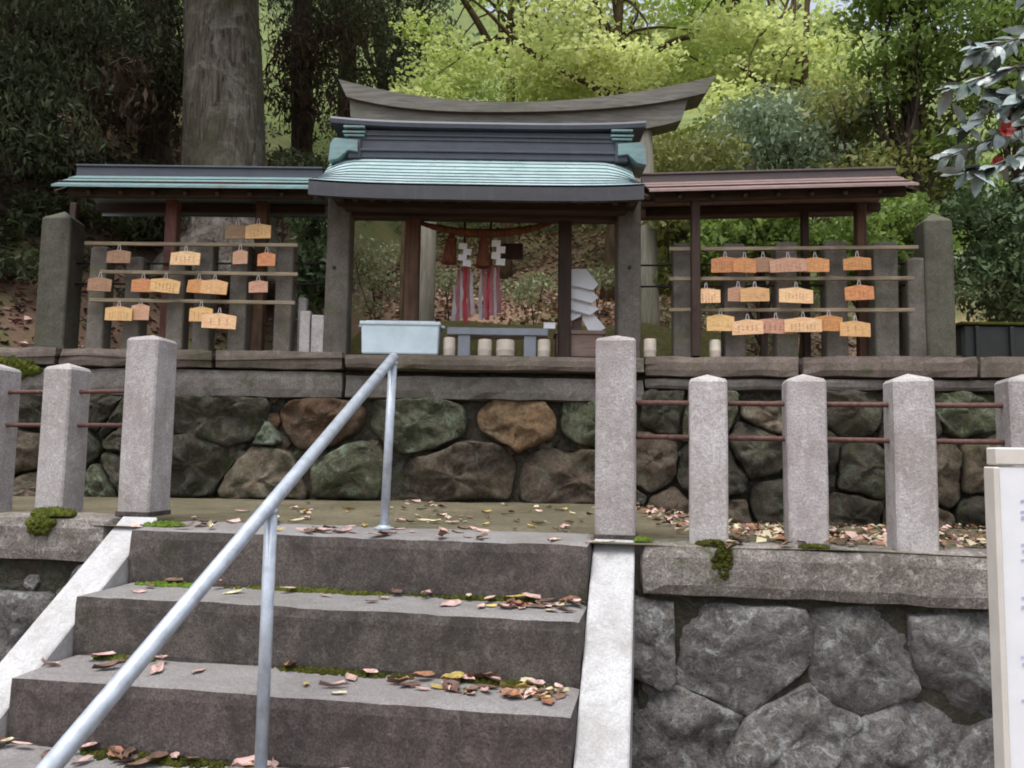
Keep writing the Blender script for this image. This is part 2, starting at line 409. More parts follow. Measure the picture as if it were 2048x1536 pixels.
M['darkcopper'] = copper('dark_blue_grey_copper', hexc(58, 62, 72), hexc(46, 47, 55), hexc(62, 74, 78), .5)
M['eave'] = copper('dark_eave_sheet', hexc(48, 46, 48), hexc(38, 36, 39), hexc(60, 68, 72), .5)
M['browncopper'] = copper('brown_copper', hexc(146, 121, 115), hexc(116, 96, 91), hexc(92, 76, 71), .5)
M['darkbrowncopper'] = copper('dark_brown_copper', hexc(82, 66, 62), hexc(64, 53, 50), hexc(62, 54, 52), .4)
M['galv'] = plain('galvanised_steel', hexc(186, 194, 203), .4, .02, .35, .13, sc=22)
M['greysteel'] = plain('grey_painted_steel', hexc(128, 132, 140), .45, .03, .2, .08)
M['rust'] = plain('rusty_bar', hexc(104, 72, 66), .75, .05, .2, .25, .4, sc=60)
M['iron'] = plain('black_iron', hexc(30, 28, 28), .6, .05, .3, .2)
M['bluewhite'] = plain('pale_blue_plastic', hexc(202, 218, 225), .45, .01, 0, .07, sc=7)
M['white'] = plain('white_paint', hexc(226, 226, 228), .5, .01, 0, .03)
M['offwhite'] = plain('off_white_frame', hexc(206, 200, 190), .55, .01, 0, .05)
M['paper'] = plain('white_paper', hexc(248, 248, 249), .7, .02, 0, .02)
M['blueink'] = plain('blue_sign_ink', hexc(176, 180, 212), .6)
M['palestub'] = plain('pale_stub', hexc(196, 184, 168), .6, .08, 0, .1)
M['black'] = plain('black_green_panel', hexc(26, 30, 28), .6, .02, 0, .2)
M['navy'] = plain('dark_navy_panel', hexc(34, 40, 48), .5, .02, 0, .2)
M['straw'] = wood('brown_straw_rope', hexc(118, 72, 44), hexc(76, 45, 29), (1, 1, 6), .85)
M['red'] = plain('red_cloth', hexc(180, 66, 74), .8, .08, 0, .1)
M['pinkcloth'] = plain('faded_red_cloth', hexc(164, 104, 108), .8, .08, 0, .1)
M['whitecloth'] = plain('white_cloth', hexc(190, 182, 182), .8, .04, 0, .05)
M['pinkwood'] = wood('pinkish_weathered_box', hexc(146, 122, 112), hexc(112, 92, 85), (12, 1, 1))

def leafmat(name, a, b, trans=.35, rough=.5, spec=.4, world_scale=.6, va=.35):
    """foliage: light passes through; colour differs from clump to clump"""
    s = NT(name); g = s.coord(world=True); n_ = s.noise(g, world_scale, 4, .7); n2 = s.noise(g, 9, 2)
    col = s.mix(s.ramp(s.mix(.45, n_, n2), [(.38, 0.0), (.62, 1.0)]), a, b)
    s.done(col, rough, spec=spec); tr = s.n('ShaderNodeBsdfTranslucent'); s.l(col, tr.inputs[0]); mx = s.n('ShaderNodeMixShader'); mx.inputs[0].default_value = trans
    s.l(s.b.outputs[0], mx.inputs[1]); s.l(tr.outputs[0], mx.inputs[2]); s.l(mx.outputs[0], s.out.inputs[0]); return s.m
M['paper'] = leafmat('thin_white_paper', hexc(250, 250, 251), hexc(246, 246, 248), .4, .7)
M['maple'] = leafmat('bright_maple_leaf', hexc(210, 222, 146), hexc(184, 204, 116), .56)
M['maple2'] = leafmat('yellow_green_maple_leaf', hexc(218, 224, 160), hexc(192, 204, 124), .56)
M['cedar'] = leafmat('dark_cedar_leaf', hexc(54, 66, 44), hexc(74, 74, 52), .22, .8, .15)
M['cedarbrown'] = leafmat('dry_cedar_spray', hexc(82, 66, 54), hexc(64, 54, 43), .2, .8, .15)
M['evergreen'] = leafmat('evergreen_leaf', hexc(130, 152, 74), hexc(84, 106, 52), .45, .45, .35)
M['olive'] = leafmat('olive_leaf', hexc(142, 144, 80), hexc(104, 112, 60), .45)
M['silver'] = leafmat('silver_green_leaf', hexc(152, 166, 136), hexc(104, 124, 92), .3, .4, .5)
M['fern'] = leafmat('pale_undergrowth_leaf', hexc(142, 150, 112), hexc(108, 112, 80), .3)
M['shrub'] = leafmat('shrub_leaf', hexc(92, 112, 72), hexc(66, 82, 52), .25)
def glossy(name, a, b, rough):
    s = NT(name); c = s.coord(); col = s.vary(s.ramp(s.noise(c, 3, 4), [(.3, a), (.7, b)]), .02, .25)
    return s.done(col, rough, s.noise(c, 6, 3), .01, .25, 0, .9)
M['camellia'] = glossy('painted_sheen_camellia_leaf', hexc(118, 134, 128), hexc(168, 180, 178), .38)  # pale base colour paints in the sky's sheen on dark green leaves
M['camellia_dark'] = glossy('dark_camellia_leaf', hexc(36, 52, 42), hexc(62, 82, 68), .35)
M['redleaf'] = plain('red_flower', hexc(150, 58, 44), .5, .1)
def bark(name, a, b, sc=(7, 7, .8), mossc=None, pale=None):
    s = NT(name); c = s.coord(sc, rnd=False); n_ = s.noise(c, 3.2, 8, .7, .7)
    col = s.mix(s.ramp(n_, [(.36, 0.0), (.64, 1.0)]), a, b); c2 = s.coord()
    if pale: col = s.mix(mul(s, s.ramp(s.noise(c2, 2.6, 8, .75, .5), [(.5, 0.0), (.6, 1.0)]), .7), col, pale)
    if mossc: col = s.mix(mul(s, s.ramp(s.noise(c2, 1.3, 6, .7), [(.48, 0.0), (.62, 1.0)]), .7), col, mossc)
    return s.done(col, .95, n_, .05, .9, spec=.15)
M['cedarbark'] = bark('cedar_bark', hexc(116, 108, 98), hexc(56, 48, 42), (9, 9, .9), mossc=hexc(74, 74, 54), pale=hexc(140, 135, 127))
M['darkbark'] = bark('dark_bark', hexc(84, 70, 62), hexc(46, 38, 33))
M['maplebark'] = bark('maple_bark', hexc(104, 88, 66), hexc(62, 52, 40), (4, 4, 1))
M['twig'] = plain('grey_twig', hexc(92, 82, 72), .8)
def mossmat(name, a, b):
    s = NT(name); c = s.coord(); n_ = s.noise(c, 26, 6, .75); return s.done(s.ramp(n_, [(.32, b), (.66, a)]), .95, s.noise(c, 120, 4, .8), .01, .9, spec=.1)
M['moss'] = mossmat('green_moss', hexc(100, 106, 42), hexc(54, 60, 26))
M['moss_bright'] = mossmat('bright_moss', hexc(112, 134, 52), hexc(70, 88, 34))
M['moss_bank'] = mossmat('bank_moss', hexc(66, 64, 34), hexc(40, 38, 24))
M['moss_dark'] = mossmat('dark_moss', hexc(84, 86, 34), hexc(44, 46, 20))
def soil(name, a, b, c3, sc=1.2):
    s = NT(name); c = s.coord(world=True); col = s.mix(s.ramp(s.noise(c, sc, 8, .7, .4), [(.38, 0.0), (.62, 1.0)]), a, b)
    col = s.mix(mul(s, s.ramp(s.noise(c, 26, 5, .75), [(.5, 0.0), (.68, 1.0)]), .7), col, c3)
    return s.done(col, .95, s.noise(c, 30, 8, .8), .03, .9, spec=.15)
M['paving'] = soil('olive_grey_paving', hexc(132, 124, 102), hexc(104, 98, 78), hexc(84, 80, 58), 1.6)
M['earth'] = soil('leafy_earth', hexc(112, 88, 70), hexc(76, 62, 48), hexc(142, 112, 92))
def hillmat():
    s = NT('hillside_litter'); c = s.coord(world=True); n_ = s.noise(c, .8, 8, .7, .4)
    dark = s.mix(s.ramp(n_, [(.38, 0.0), (.62, 1.0)]), hexc(116, 92, 78), hexc(84, 70, 58)); pink = s.mix(s.ramp(n_, [(.38, 0.0), (.62, 1.0)]), hexc(186, 152, 132), hexc(138, 112, 94))
    x = s.n('ShaderNodeSeparateXYZ'); s.l(c, x.inputs[0]); a = s.n('ShaderNodeMath'); a.operation = 'MULTIPLY_ADD'; a.inputs[1].default_value = .25; s.l(x.outputs[0], a.inputs[0]); s.l(n_, a.inputs[2])
    col = s.mix(s.ramp(a.outputs[0], [(.0, 0.0), (.25, 1.0)]), dark, pink); col = s.mix(mul(s, s.ramp(s.noise(c, 26, 5, .75), [(.5, 0.0), (.68, 1.0)]), .5), col, hexc(112, 88, 72))
    col = s.mix(mul(s, s.ramp(s.noise(c, .9, 7, .75, .6), [(.48, 0.0), (.6, 1.0)]), .8), col, hexc(84, 90, 52))
    up_ = s.n('ShaderNodeMapRange'); s.l(x.outputs[1], up_.inputs['Value']); up_.inputs['From Min'].default_value = 12.5; up_.inputs['From Max'].default_value = 16
    col = s.mix(up_.outputs[0], col, s.mix(s.ramp(n_, [(.38, 0.0), (.62, 1.0)]), hexc(118, 130, 76), hexc(88, 96, 58)))   # grassy and shrubby higher up
    return s.done(col, .95, s.noise(c, 30, 8, .8), .03, .9, spec=.15)
M['hill'] = hillmat()
LEAFM = {}
for k, c in (('pink', (198, 164, 154)), ('cream', (196, 184, 150)), ('yellow', (184, 162, 84)), ('orange', (148, 102, 74)), ('brown', (108, 82, 68)), ('red', (142, 78, 62))):
    LEAFM[k] = plain('fallen_leaf_' + k, hexc(*c), .65, .22, 0, .28, sc=3.5)

# ------------------------------------------------------------------ ground, platform, hillside
def smooth01(t): t = max(0.0, min(1.0, t)); return t * t * (3 - 2 * t)
def hill_z(x, y):
    y0 = 8.7 - 1.05 * max(0.0, min(2.2, -x - 2.2)) + .5 * max(0.0, min(4, x - 2))
    s = y - y0
    z = .97 + (0.0 if s < 0 else .58 * s * smooth01(s / 2.5 + .1))
    z += .55 * max(0, -x - 4.2) * smooth01((y - 5) / 3)
    f = smooth01(s / 2)
    return z + noise.noise(Vector((x * .35, y * .35, 0))) * .35 * f + noise.noise(Vector((x * 1.3, y * 1.3, 4))) * .05
def grid_mesh(xs, ys, zf):
    V = [(x, y, zf(x, y)) for y in ys for x in xs]; n = len(xs)
    Fc = [(j * n + i, j * n + i + 1, j * n + n + i + 1, j * n + n + i) for j in range(len(ys) - 1) for i in range(n - 1)]
    return V, Fc
xs = [-300, -120, -60] + [-30 + i * 2.5 for i in range(25)] + [60, 120, 300]
struct(mk('ground', grid_mesh(xs, xs, lambda x, y: -1.14 + (noise.noise(Vector((x * .5, y * .5, 2))) * .03)), M['earth'], smooth=True, origin=Vector((0, 0, 0))))
def plat_z(x, y):
    r = smooth01((x - .75) / .8)
    q = smooth01((y - 3.0) / 1.8)
    return -.006 - .11 * r * q + noise.noise(Vector((x * 2, y * 2, 9))) * .008
ps = grid_mesh([-6 + i * .2 for i in range(61)], [0.0 + i * .1 for i in range(30)], lambda x, y: 0)
def plat():
    V = []; nu, nv = 70, 26
    for j in range(nv + 1):
        for i in range(nu + 1):
            u = -6.0 + 12.0 * i / nu
            f = st(u, .12); bk = 5.75 - .1 * max(0, f.x); y = f.y + (bk - f.y) * j / nv
            x = f.x; V.append((x, y, plat_z(x, y)))
    n = nu + 1
    return V, [(j * n + i, j * n + i + 1, j * n + n + i + 1, j * n + n + i) for j in range(nv) for i in range(nu)]
struct(mk('platform', plat(), M['paving'], smooth=True))
hx = [-260, -120, -60, -35] + [-22 + i * .5 for i in range(89)] + [35, 60, 120, 260]
hy = [5.5 + i * .25 for i in range(60)] + [21 + i * 1.5 for i in range(20)] + [60, 90, 150, 300]
struct(mk('hillside', grid_mesh(hx, hy, hill_z), M['hill'], smooth=True, origin=Vector((0, 6, 0))))

# ------------------------------------------------------------------ stone steps
H, T = .223, .30
ul, ur = -1.64, .31
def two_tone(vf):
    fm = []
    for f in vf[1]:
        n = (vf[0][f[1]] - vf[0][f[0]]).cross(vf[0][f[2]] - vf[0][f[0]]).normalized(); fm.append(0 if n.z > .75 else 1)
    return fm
stairs = thing('stone_steps', 'weathered stone steps with dark risers and leaf-strewn treads', 'steps', st((ul + ur) / 2, -.6, -1.14))
for n in range(5):
    w = ur - ul - .004
    vf = hewn(w, .45, H + .03, (60, 8, 6), .0045, 5, n + 1, .012)
    vf = xf(vf, st((ul + ur) / 2, -n * T + .225, -n * H - H - .03), -YA)
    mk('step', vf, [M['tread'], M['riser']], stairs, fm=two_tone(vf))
# sloped side slabs (two things)
def slope_slab(u0, u1, z0, v0=.2, v1=-1.45):
    V, Fc = [], []; ns = 14
    for i in range(ns + 1):
        v = v0 + (v1 - v0) * i / ns; z = z0 + (v - v0) * (H / T) + .0
        z = min(z, z0)
        for u, dz in ((u0 + .006, 0), (u1 - .006, 0), (u1, -.006), (u1, -.34), (u0, -.34), (u0, -.006)):
            V.append(st(u, v, max(z + dz, -1.3)))
    for i in range(ns):
        for k in range(6):
            l = (k + 1) % 6; Fc.append((i * 6 + k, i * 6 + l, i * 6 + 6 + l, i * 6 + 6 + k))
    Fc.append((5, 4, 3, 2, 1, 0)); b = ns * 6; Fc.append(tuple(range(b, b + 6)))
    return rough((V, Fc), .0015, 8, 3)
tag(mk('sloped_slab', slope_slab(ur, ur + .165, .0), M['granite_white']), 'white granite slab sloping down the right side of the steps', 'kerb slab', 'sloped slabs beside the steps')
tag(mk('sloped_slab', slope_slab(ul - .175, ul, .03), M['granite_white']), 'white granite slab sloping down the left side of the steps', 'kerb slab', 'sloped slabs beside the steps')

# ------------------------------------------------------------------ front retaining walls with kerb stones
NV = -SV
def fwall(name, label, pxpolys, u0, u1, ztop, kerbs, vface, extra):
    t = thing(name, label, 'wall', st((u0 + u1) / 2, vface, -1.14))
    k = 0
    for a, b, sd in kerbs:
        vf = hewn(b - a - .012, .26, .205, (max(4, int((b - a) / .1)), 4, 4), .008, 7, sd, .02)
        mk('kerb_stone', xf(vf, st((a + b) / 2, vface - .02 + .13, ztop - .205), -YA), M['curb'], t)
    p0 = st(0, vface + .02)
    for poly, mat in pxpolys:
        P = [at_plane(x, y, p0, NV) for x, y in poly]; cc = sum(P, Vector()) / len(P); P = [cc + (p - cc) * (1 + .017 / (p - cc).length) for p in P]
        k += 1; mk('wall_stone', stone(P, NV, .16, .036, 40 + k, 40, .026, 0, .6, .012), M[mat], t, smooth=True)
    for a, b, z0, z1, nx, nz, sd, mat in extra:
        for q in voronoi(a, b, z0, z1, nx, nz, random.Random(sd), .3):
            k += 1; mk('wall_stone', stone([st(u, vface + .02, z) for u, z in q], NV, .16, .045, 60 + k, 26, .03, 0, .7, .015), M[mat], t, smooth=True)
    pr = random.Random(int(u1 * 10))
    for i in range(46):
        u, z, r = pr.uniform(u0, u1), pr.uniform(-.95, ztop - .24), pr.uniform(.03, .07)
        mk('packing_stone', stone([st(u + math.cos(a) * r * pr.uniform(.8, 1.2), vface + .035, z + math.sin(a) * r * pr.uniform(.7, 1.1)) for a in (0, 1, 2, 3, 4, 5)], NV, .03, .012, 300 + i, 40, .03, 0, .6), M[pr.choice(['b_grey', 'b_grey', 'b_dark'])], t, smooth=True)
    mk('backing', xf(box(u1 - u0, .1, ztop + 1.1 - .02, bev=0), st((u0 + u1) / 2, vface + .09, -1.14), -YA), M['b_dark'], t)
    return t
Z = lambda pts: [(1200 + a * .414, 950 + b * .414) for a, b in pts]
rp = [
    (Z([(150, 600), (350, 640), (355, 1000), (300, 1025), (150, 960)]), 'b_grey'),
    (Z([(370, 640), (560, 640), (1000, 660), (1015, 900), (720, 1165), (560, 1085), (365, 1005)]), 'b_grey'),
    (Z([(1025, 660), (1400, 655), (1485, 700), (1520, 1050), (1270, 1175), (1160, 1105), (1030, 1000), (1025, 900)]), 'b_grey'),
    (Z([(1500, 690), (1900, 680), (2050, 700), (2060, 1110), (1800, 1225), (1535, 1050)]), 'b_grey'),
    (Z([(150, 1050), (300, 1045), (370, 1030), (695, 1185), (600, 1340), (520, 1560), (150, 1560)]), 'b_grey'),
    (Z([(720, 1190), (1000, 1020), (1250, 1190), (1130, 1390), (1000, 1600), (540, 1570), (620, 1340)]), 'b_grey'),
    (Z([(1275, 1195), (1510, 1075), (1790, 1235), (1680, 1420), (1560, 1640), (1030, 1600), (1140, 1400)]), 'b_grey'),
    (Z([(1810, 1240), (2060, 1125), (2400, 1200), (2300, 1640), (1590, 1640), (1700, 1420)]), 'b_grey'),
    (Z([(2075, 700), (2400, 690), (2700, 900), (2600, 1200), (2420, 1180), (2080, 1100)]), 'b_grey')]
VF = .13
wr = fwall('retaining_wall', 'low front wall of large grey stones under the right stone fence', rp, .49, 4.2, 0.0,
           [(.49, 1.98, 11), (1.98, 3.1, 12), (3.1, 4.2, 13)], VF, [(2.55, 4.2, -1.14, -.21, 3, 2, 5, 'b_grey')])
wl = fwall('retaining_wall', 'low front wall of grey stones under the left stone fence beside the steps', [], -4.4, -1.83, .03,
           [(-2.6, -1.83, 14), (-3.5, -2.6, 15), (-4.4, -3.5, 16)], VF, [(-4.4, -1.83, -1.14, -.18, 5, 2, 9, 'b_grey')])

# ------------------------------------------------------------------ front pillars, fences, rails
pil = mesh_of('pillar', capped_post(.165, .165, .825, .022, 2), M['granite'])
pu = [(.395, .30, 0.0, 'tall square granite pillar at the right top corner of the steps'), (-1.80, .33, .03, 'tall square granite pillar at the left top corner of the steps')]
for u, v, z, lab in pu:
    t = thing('stone_pillar', lab, 'pillar', st(u, v, z), 'granite pillars at the head of the steps')
    place('shaft', pil, t, st(u, v, z), -YA)
    mk('base_joint', xf(box(.172, .172, .022, bev=.002), st(u, v, z - .004), -YA), M['riser'], t)
fpost = [mesh_of('post', capped_post(.148, .148, .655, .022, 3 + i), M['granite']) for i in range(4)]
def fence(label, us, v, z, rails, ends, hs_=1.0):
    t = thing('stone_fence', label, 'fence', st(sum(us) / len(us), v, z))
    for i, u in enumerate(us): place('post', fpost[i % 4], t, st(u, v, z - .004), -YA + random.uniform(-.02, .02), (1, 1, hs_))
    for zr in rails: mk('rail', tube([st(ends[0], v, z + zr), st((ends[0] + ends[1]) / 2, v, z + zr - .006), st(ends[1], v, z + zr)], .0105, 8), M['rust'], t, smooth=True)
    return t
fence('row of square granite posts with rusty rails, right of the steps', [.765, 1.14, 1.53, 1.94, 2.34, 2.74], .25, 0.0, (.557, .417), (.42, 3.0))
fence('row of square granite posts with rusty rails, left of the steps', [-2.22, -2.61, -3.0, -3.4], .30, .03, (.575, .415), (-3.6, -1.83), 1.055)

# handrail on the steps
P1 = at_z(768, 1058, 0.0); P1t = at(786, 716, P1.y)
P2 = at(510, 1545, 2.50); P2t = at(543, 1006, 2.50)
rail = thing('handrail', 'galvanised steel pipe handrail climbing the middle of the steps', 'handrail', P2)
dirr = (P1t - P2t).normalized()
R0 = P2t - dirr * ((P2t.y - 1.2) / dirr.y)
mk('top_pipe', tube([R0, P2t, P1t + dirr * .01], .022, 20), M['galv'], rail, smooth=True)
mk('post', tube([P1 - Vector((0, 0, .02)), P1t - Vector((0, 0, .012))], .0195, 16), M['galv'], rail, smooth=True)
P2b = Vector((P2t.x, P2t.y, -3 * H - .02)); mk('post', tube([P2b, P2t - Vector((0, 0, .012))], .0195, 16), M['galv'], rail, smooth=True)
P3t = P2t - dirr * 1.05; mk('post', tube([Vector((P3t.x, P3t.y, -1.13)), P3t - Vector((0, 0, .012))], .0195, 16), M['galv'], rail, smooth=True)

for b_, tp_ in ((P1, P1t), (P2b + Vector((0, 0, .02)), P2t)):
    mk('base_flange', lathe([(.045, 0), (.045, .006), (.03, .010), (.026, .016)], 18, b_ + Vector((0, 0, .001))), M['galv'], rail, smooth=False)
    mk('weld', lathe([(.02, 0), (.024, .006), (.0235, .012), (.02, .018)], 16, tp_ - Vector((0, 0, .034))), M['galv'], rail, smooth=True)
# ------------------------------------------------------------------ back retaining wall of boulders
YB = 5.55
def wing_y(x):                                   # front line of the upper wall: straight, the right wing turned a little towards us
    return YB if x < .9 else YB - (x - .9) * .11
ZS = 1.03
bw = thing('boulder_wall', 'mossy boulder wall with stone sill carrying the shrine gate and fences', 'wall', (0, YB, -.1))
Z6 = lambda pts: [(300 + a * .4639, 750 + b * .4639) for a, b in pts]
NB = Vector((0, -1, 0))
bpol = [
    (Z6([(60, 90), (300, 85), (520, 100), (525, 150), (440, 285), (330, 318), (60, 240)]), 'b_dark'),
    (Z6([(512, 195), (575, 285), (545, 305), (448, 298)]), 'b_pale'),
    (Z6([(545, 150), (620, 100), (900, 105), (940, 150), (905, 250), (760, 310), (650, 322), (590, 270)]), 'b_orange'),
    (Z6([(955, 110), (1200, 98), (1360, 130), (1368, 250), (1250, 315), (1090, 345), (960, 260)]), 'b_green'),
    (Z6([(1408, 165), (1480, 100), (1700, 105), (1760, 200), (1745, 270), (1590, 340), (1500, 290), (1410, 235)]), 'b_orange'),
    (Z6([(1775, 115), (1960, 105), (2080, 120), (2060, 305), (1850, 310), (1775, 250)]), 'b_green'),
    (Z6([(40, 250), (200, 243), (395, 318), (300, 470), (260, 530), (40, 530)]), 'b_dark'),
    (Z6([(410, 318), (520, 310), (600, 322), (640, 400), (685, 535), (290, 535), (310, 470)]), 'b_brown'),
    (Z6([(690, 390), (800, 320), (900, 272), (980, 300), (1015, 370), (1000, 535), (700, 535)]), 'b_green'),
    (Z6([(1015, 420), (1120, 355), (1250, 325), (1330, 298), (1420, 278), (1520, 310), (1590, 390), (1560, 545), (1300, 545), (1015, 540)]), 'b_brown'),
    (Z6([(1600, 390), (1650, 325), (1800, 312), (1960, 320), (2080, 340), (2100, 570), (1750, 560), (1580, 540)]), 'b_brown')]
pB = Vector((0, YB + .04, 0))
k = 0
for poly, mat in bpol:
    k += 1; mk('boulder', stone([at_plane(x, y, pB, NB) for x, y in poly], NB, .22, .10, k, 40, .05, 1, .6), M[mat], bw, smooth=True)
# left part and right wing: smaller irregular boulders
RED = at(1690, 872, 5.4)
def vor_back(x0, x1, z0, z1, nx, nz, sd, mats, pts):
    global k
    rr = random.Random(sd)
    for q in voronoi(x0, x1, z0, z1, nx, nz, rr, .38, .02):
        a, b = pts(q); k += 1; cen = sum(a, Vector()) / len(a); mm = rr.choice(mats)
        if (cen - RED).length < .14: mm = 'b_red'
        mk('boulder', stone(a, b, .2, .09, k, 40, .05, 1, .6), M[mm], bw, smooth=True)
xl = at(326, 880, YB).x
vor_back(-4.6, xl - .01, -.06, .78, 6, 3, 21, ['b_dark', 'b_green', 'b_brown', 'b_dark'], lambda q: ([Vector((x, YB + .04, z)) for x, z in q], NB))
na = Vector((-.11, -1, 0)).normalized()
xr = at(1262, 880, YB).x
vor_back(xr + .01, 4.6, -.2, .80, 9, 3, 34, ['b_brown', 'b_green', 'b_dark', 'b_brown', 'b_dark', 'b_green', 'b_brown', 'b_dark'], lambda q: ([Vector((x, wing_y(x) + .04, z)) for x, z in q], na))
pr = random.Random(8)
for i in range(120):
    x, z, r = pr.uniform(-3.2, 3.4), pr.uniform(0, .72), pr.uniform(.03, .075); y = wing_y(x) + .07
    mk('packing_stone', stone([Vector((x + math.cos(a) * r * pr.uniform(.8, 1.2), y, z + math.sin(a) * r * pr.uniform(.7, 1.1))) for a in (0, 1, 2, 3, 4, 5)], NB, .03, .02, 400 + i, 40, .03, 0, .6), M[pr.choice(['b_green', 'b_brown', 'b_dark', 'b_dark', 'b_orange'])], bw, smooth=True)
mk('backing', J(xf(box(5.6, .2, 1.1, bev=0), (-1.9, YB + .19, -.15)), bar((.8, wing_y(.8) + .2, .4), (4.7, wing_y(4.7) + .2, .4), .2, 1.1, 0)), M['b_dark'], bw)
def along(x0, x1, dep, h, z, name, mat, sd, off=0.0, cuts=None, gap=.006):
    """a long stone laid along the front line of the wall"""
    a = Vector((x0 + gap, wing_y(x0) + dep / 2 - off, z)); b = Vector((x1 - gap, wing_y(x1) + dep / 2 - off, z)); L = (b - a).length
    vf = hewn(L, dep, h, cuts or (max(4, int(L / .12)), 3, 3), .009, 6, sd, .016)
    return mk(name, xf(vf, (a + b) / 2, math.atan2(b.y - a.y, b.x - a.x)), M[mat], bw)
gx0, gx1 = at(690, 712, YB).x, at(1290, 712, YB).x
for i, (a, b) in enumerate(((-4.6, -3.2), (-3.2, -2.1), (-2.1, gx0))): along(a, b, .30, .14, ZS - .13, 'sill_stone', 'sill', 70 + i, .04)
along(gx0, gx1, .34, .115, ZS - .125, 'sill_stone', 'sill', 75, .09)
for i, (a, b) in enumerate(((gx1, 2.0), (2.0, 3.15), (3.15, 4.6))): along(a, b, .30, .155, ZS - .145, 'sill_stone', 'sill', 80 + i, .04)
for i, (a, b) in enumerate(((-4.6, -2.6), (-2.6, gx0), (gx0, gx1), (gx1, 2.6), (2.6, 4.6))):
    along(a, b, .26, .20 if a < gx0 - .01 else (.17 if a < gx1 - .01 else .09), ZS - (.33 if a < gx0 - .01 else (.325 if a < gx1 - .01 else .235)), 'footing_band', 'band', 90 + i, .015 if a != gx0 else .03)

# ------------------------------------------------------------------ upper stone fences (behind the votive racks)
def upper_post(t, px, top, depth, w, mesh_seed, mat='oldpost', zb=ZS + .004, cap=.02):
    p = at(px, top, depth); h = p.z - zb - cap
    vf = capped_post(w, w, h, cap, mesh_seed); base = Vector((p.x, depth, zb))
    ang = -math.atan(.11) if p.x > .9 else 0
    return mk('post', xf(vf, base, ang + random.uniform(-.03, .03)), M[mat], t)
uf = thing('stone_fence', 'weathered granite post fence behind the votive tablets on the left', 'fence', (-2.3, YB + .17, ZS))
for i, (px, top) in enumerate(((208, 492), (278, 513), (362, 520), (417, 478), (487, 486), (576, 484))):
    upper_post(uf, px, top, YB + .16, .125, 101 + i)
for py in (376, 511, 552):
    a = at(140, py + 16, YB + .16); b = at(665, py + 16, YB + .16)
    if py > 400: mk('rail', tube([a, b], .008, 8), M['iron'], uf, smooth=True)
ur_ = thing('stone_fence', 'weathered granite post fence behind the votive tablets on the right', 'fence', (2.1, wing_y(2.1) + .17, ZS))
for i, (px, top, w) in enumerate(((1368, 486, .17), (1465, 487, .15), (1567, 484, .15), (1665, 482, .15), (1762, 484, .16), (1828, 515, .14))):
    x = at(px, 600, 5.4).x; upper_post(ur_, px, top, wing_y(x) + .17, w, 121 + i)
for py in (527, 570):
    xa, xb = at(1262, py, YB).x, at(1850, py, 5.3).x
    mk('rail', tube([Vector((xa, wing_y(xa) + .17, at(1290, py, YB + .1).z)), Vector((xb, wing_y(xb) + .17, at(1840, py, wing_y(xb) + .17).z))], .007, 8), M['iron'], ur_, smooth=True)
# the two big end pillars of the upper fence
def end_pillar(px, top, depth, w, label, mat):
    p = at(px, top, depth); t = thing('fence_pillar', label, 'pillar', (p.x, depth, ZS), 'end pillars of the upper fence')
    mk('shaft', xf(capped_post(w, w, p.z - ZS - .07, .07, 141 + int(px) % 9), (p.x, depth, ZS + .004), -.1 if px > 1000 else .02), M[mat], t)
    mk('base_block', xf(hewn(w + .05, w + .05, .03, (4, 4, 1), .003, 8, 5, .006), (p.x, depth, ZS - .006), -.1 if px > 1000 else .02), M[mat], t)
end_pillar(130, 424, YB + .15, .21, 'tall greenish granite pillar at the far left end of the upper fence', 'greenpost')
end_pillar(1864, 428, wing_y(2.9) + .17, .19, 'tall dark greenish granite pillar at the right end of the upper fence', 'greenpost')
# three short stone stakes beside the left gate post
for i, (px, top, w, dpt, lab) in enumerate(((607, 596, .06, YB + .26, 'tallest of three grey stone stakes left of the gate'), (613, 622, .075, YB + .13, 'middle of three grey stone stakes left of the gate'), (638, 630, .09, YB + .12, 'rightmost of three grey stone stakes, against the left gate post'))):
    p = at(px, top, dpt)
    tag(mk('stone_stake', xf(capped_post(w, .06, p.z - ZS - .004, .004, 150 + i, .004), (p.x, dpt, ZS)), M['granite']), lab, 'stake', 'stone stakes beside the gate')
# ------------------------------------------------------------------ shrine gate with copper roof
YG = YB + .16; YE = YB - .36; YR = YB + .24
gate = thing('shrine_gate', 'small wooden shrine gate with a pale green copper roof on the wall', 'gate', at(966, 705, YG))
for px, sd in ((676, 1), (1257, 2)):
    p = at(px, 400, YG); q = at(px - 2, 700, YG)
    mk('gate_post', xf(capped_post(.168, .168, p.z - ZS, .01, 160 + sd), (q.x, YG, ZS + .004)), M['oldpost'], gate)
    h = at(px - 3 + (2 if px > 1000 else 0), 540, YG); mk('bolt', tube([Vector((h.x, YG - .07, h.z)), Vector((h.x, YG - .096, h.z))], [.014, .012], 10), M['iron'], gate)
for px, w in ((821, .105), (1128, .095)):
    p = at(px, 432, YG + .06); q = at(px, 680, YG + .06)
    mk('inner_post', xf(box(w, w, p.z - ZS, bev=.008), (q.x, YG + .06, ZS + .003)), M['darkpost'] if px > 1000 else M['brownpost'], gate)
XL, XR = at(617, 369, YE).x, at(1288, 372, YE).x; XM = (XL + XR) / 2; HW = (XR - XL) / 2
ze = at(955, 372, YE).z; zr = at(955, 313, YR).z
def roof_pt(s, t, off=0, side=-1):
    e = HW * (1 - abs(s)); m = max(0, 1 - e / .26)
    y = YR + side * (YR - YE) * (1 - t)
    z = ze + (zr - ze) * (t * .8 + .2 * t * t) - .075 * m * m * smooth01(t * 1.4) + .022 * abs(s) ** 4 * (1 - t) + off
    return Vector((XM + HW * s, y, z))
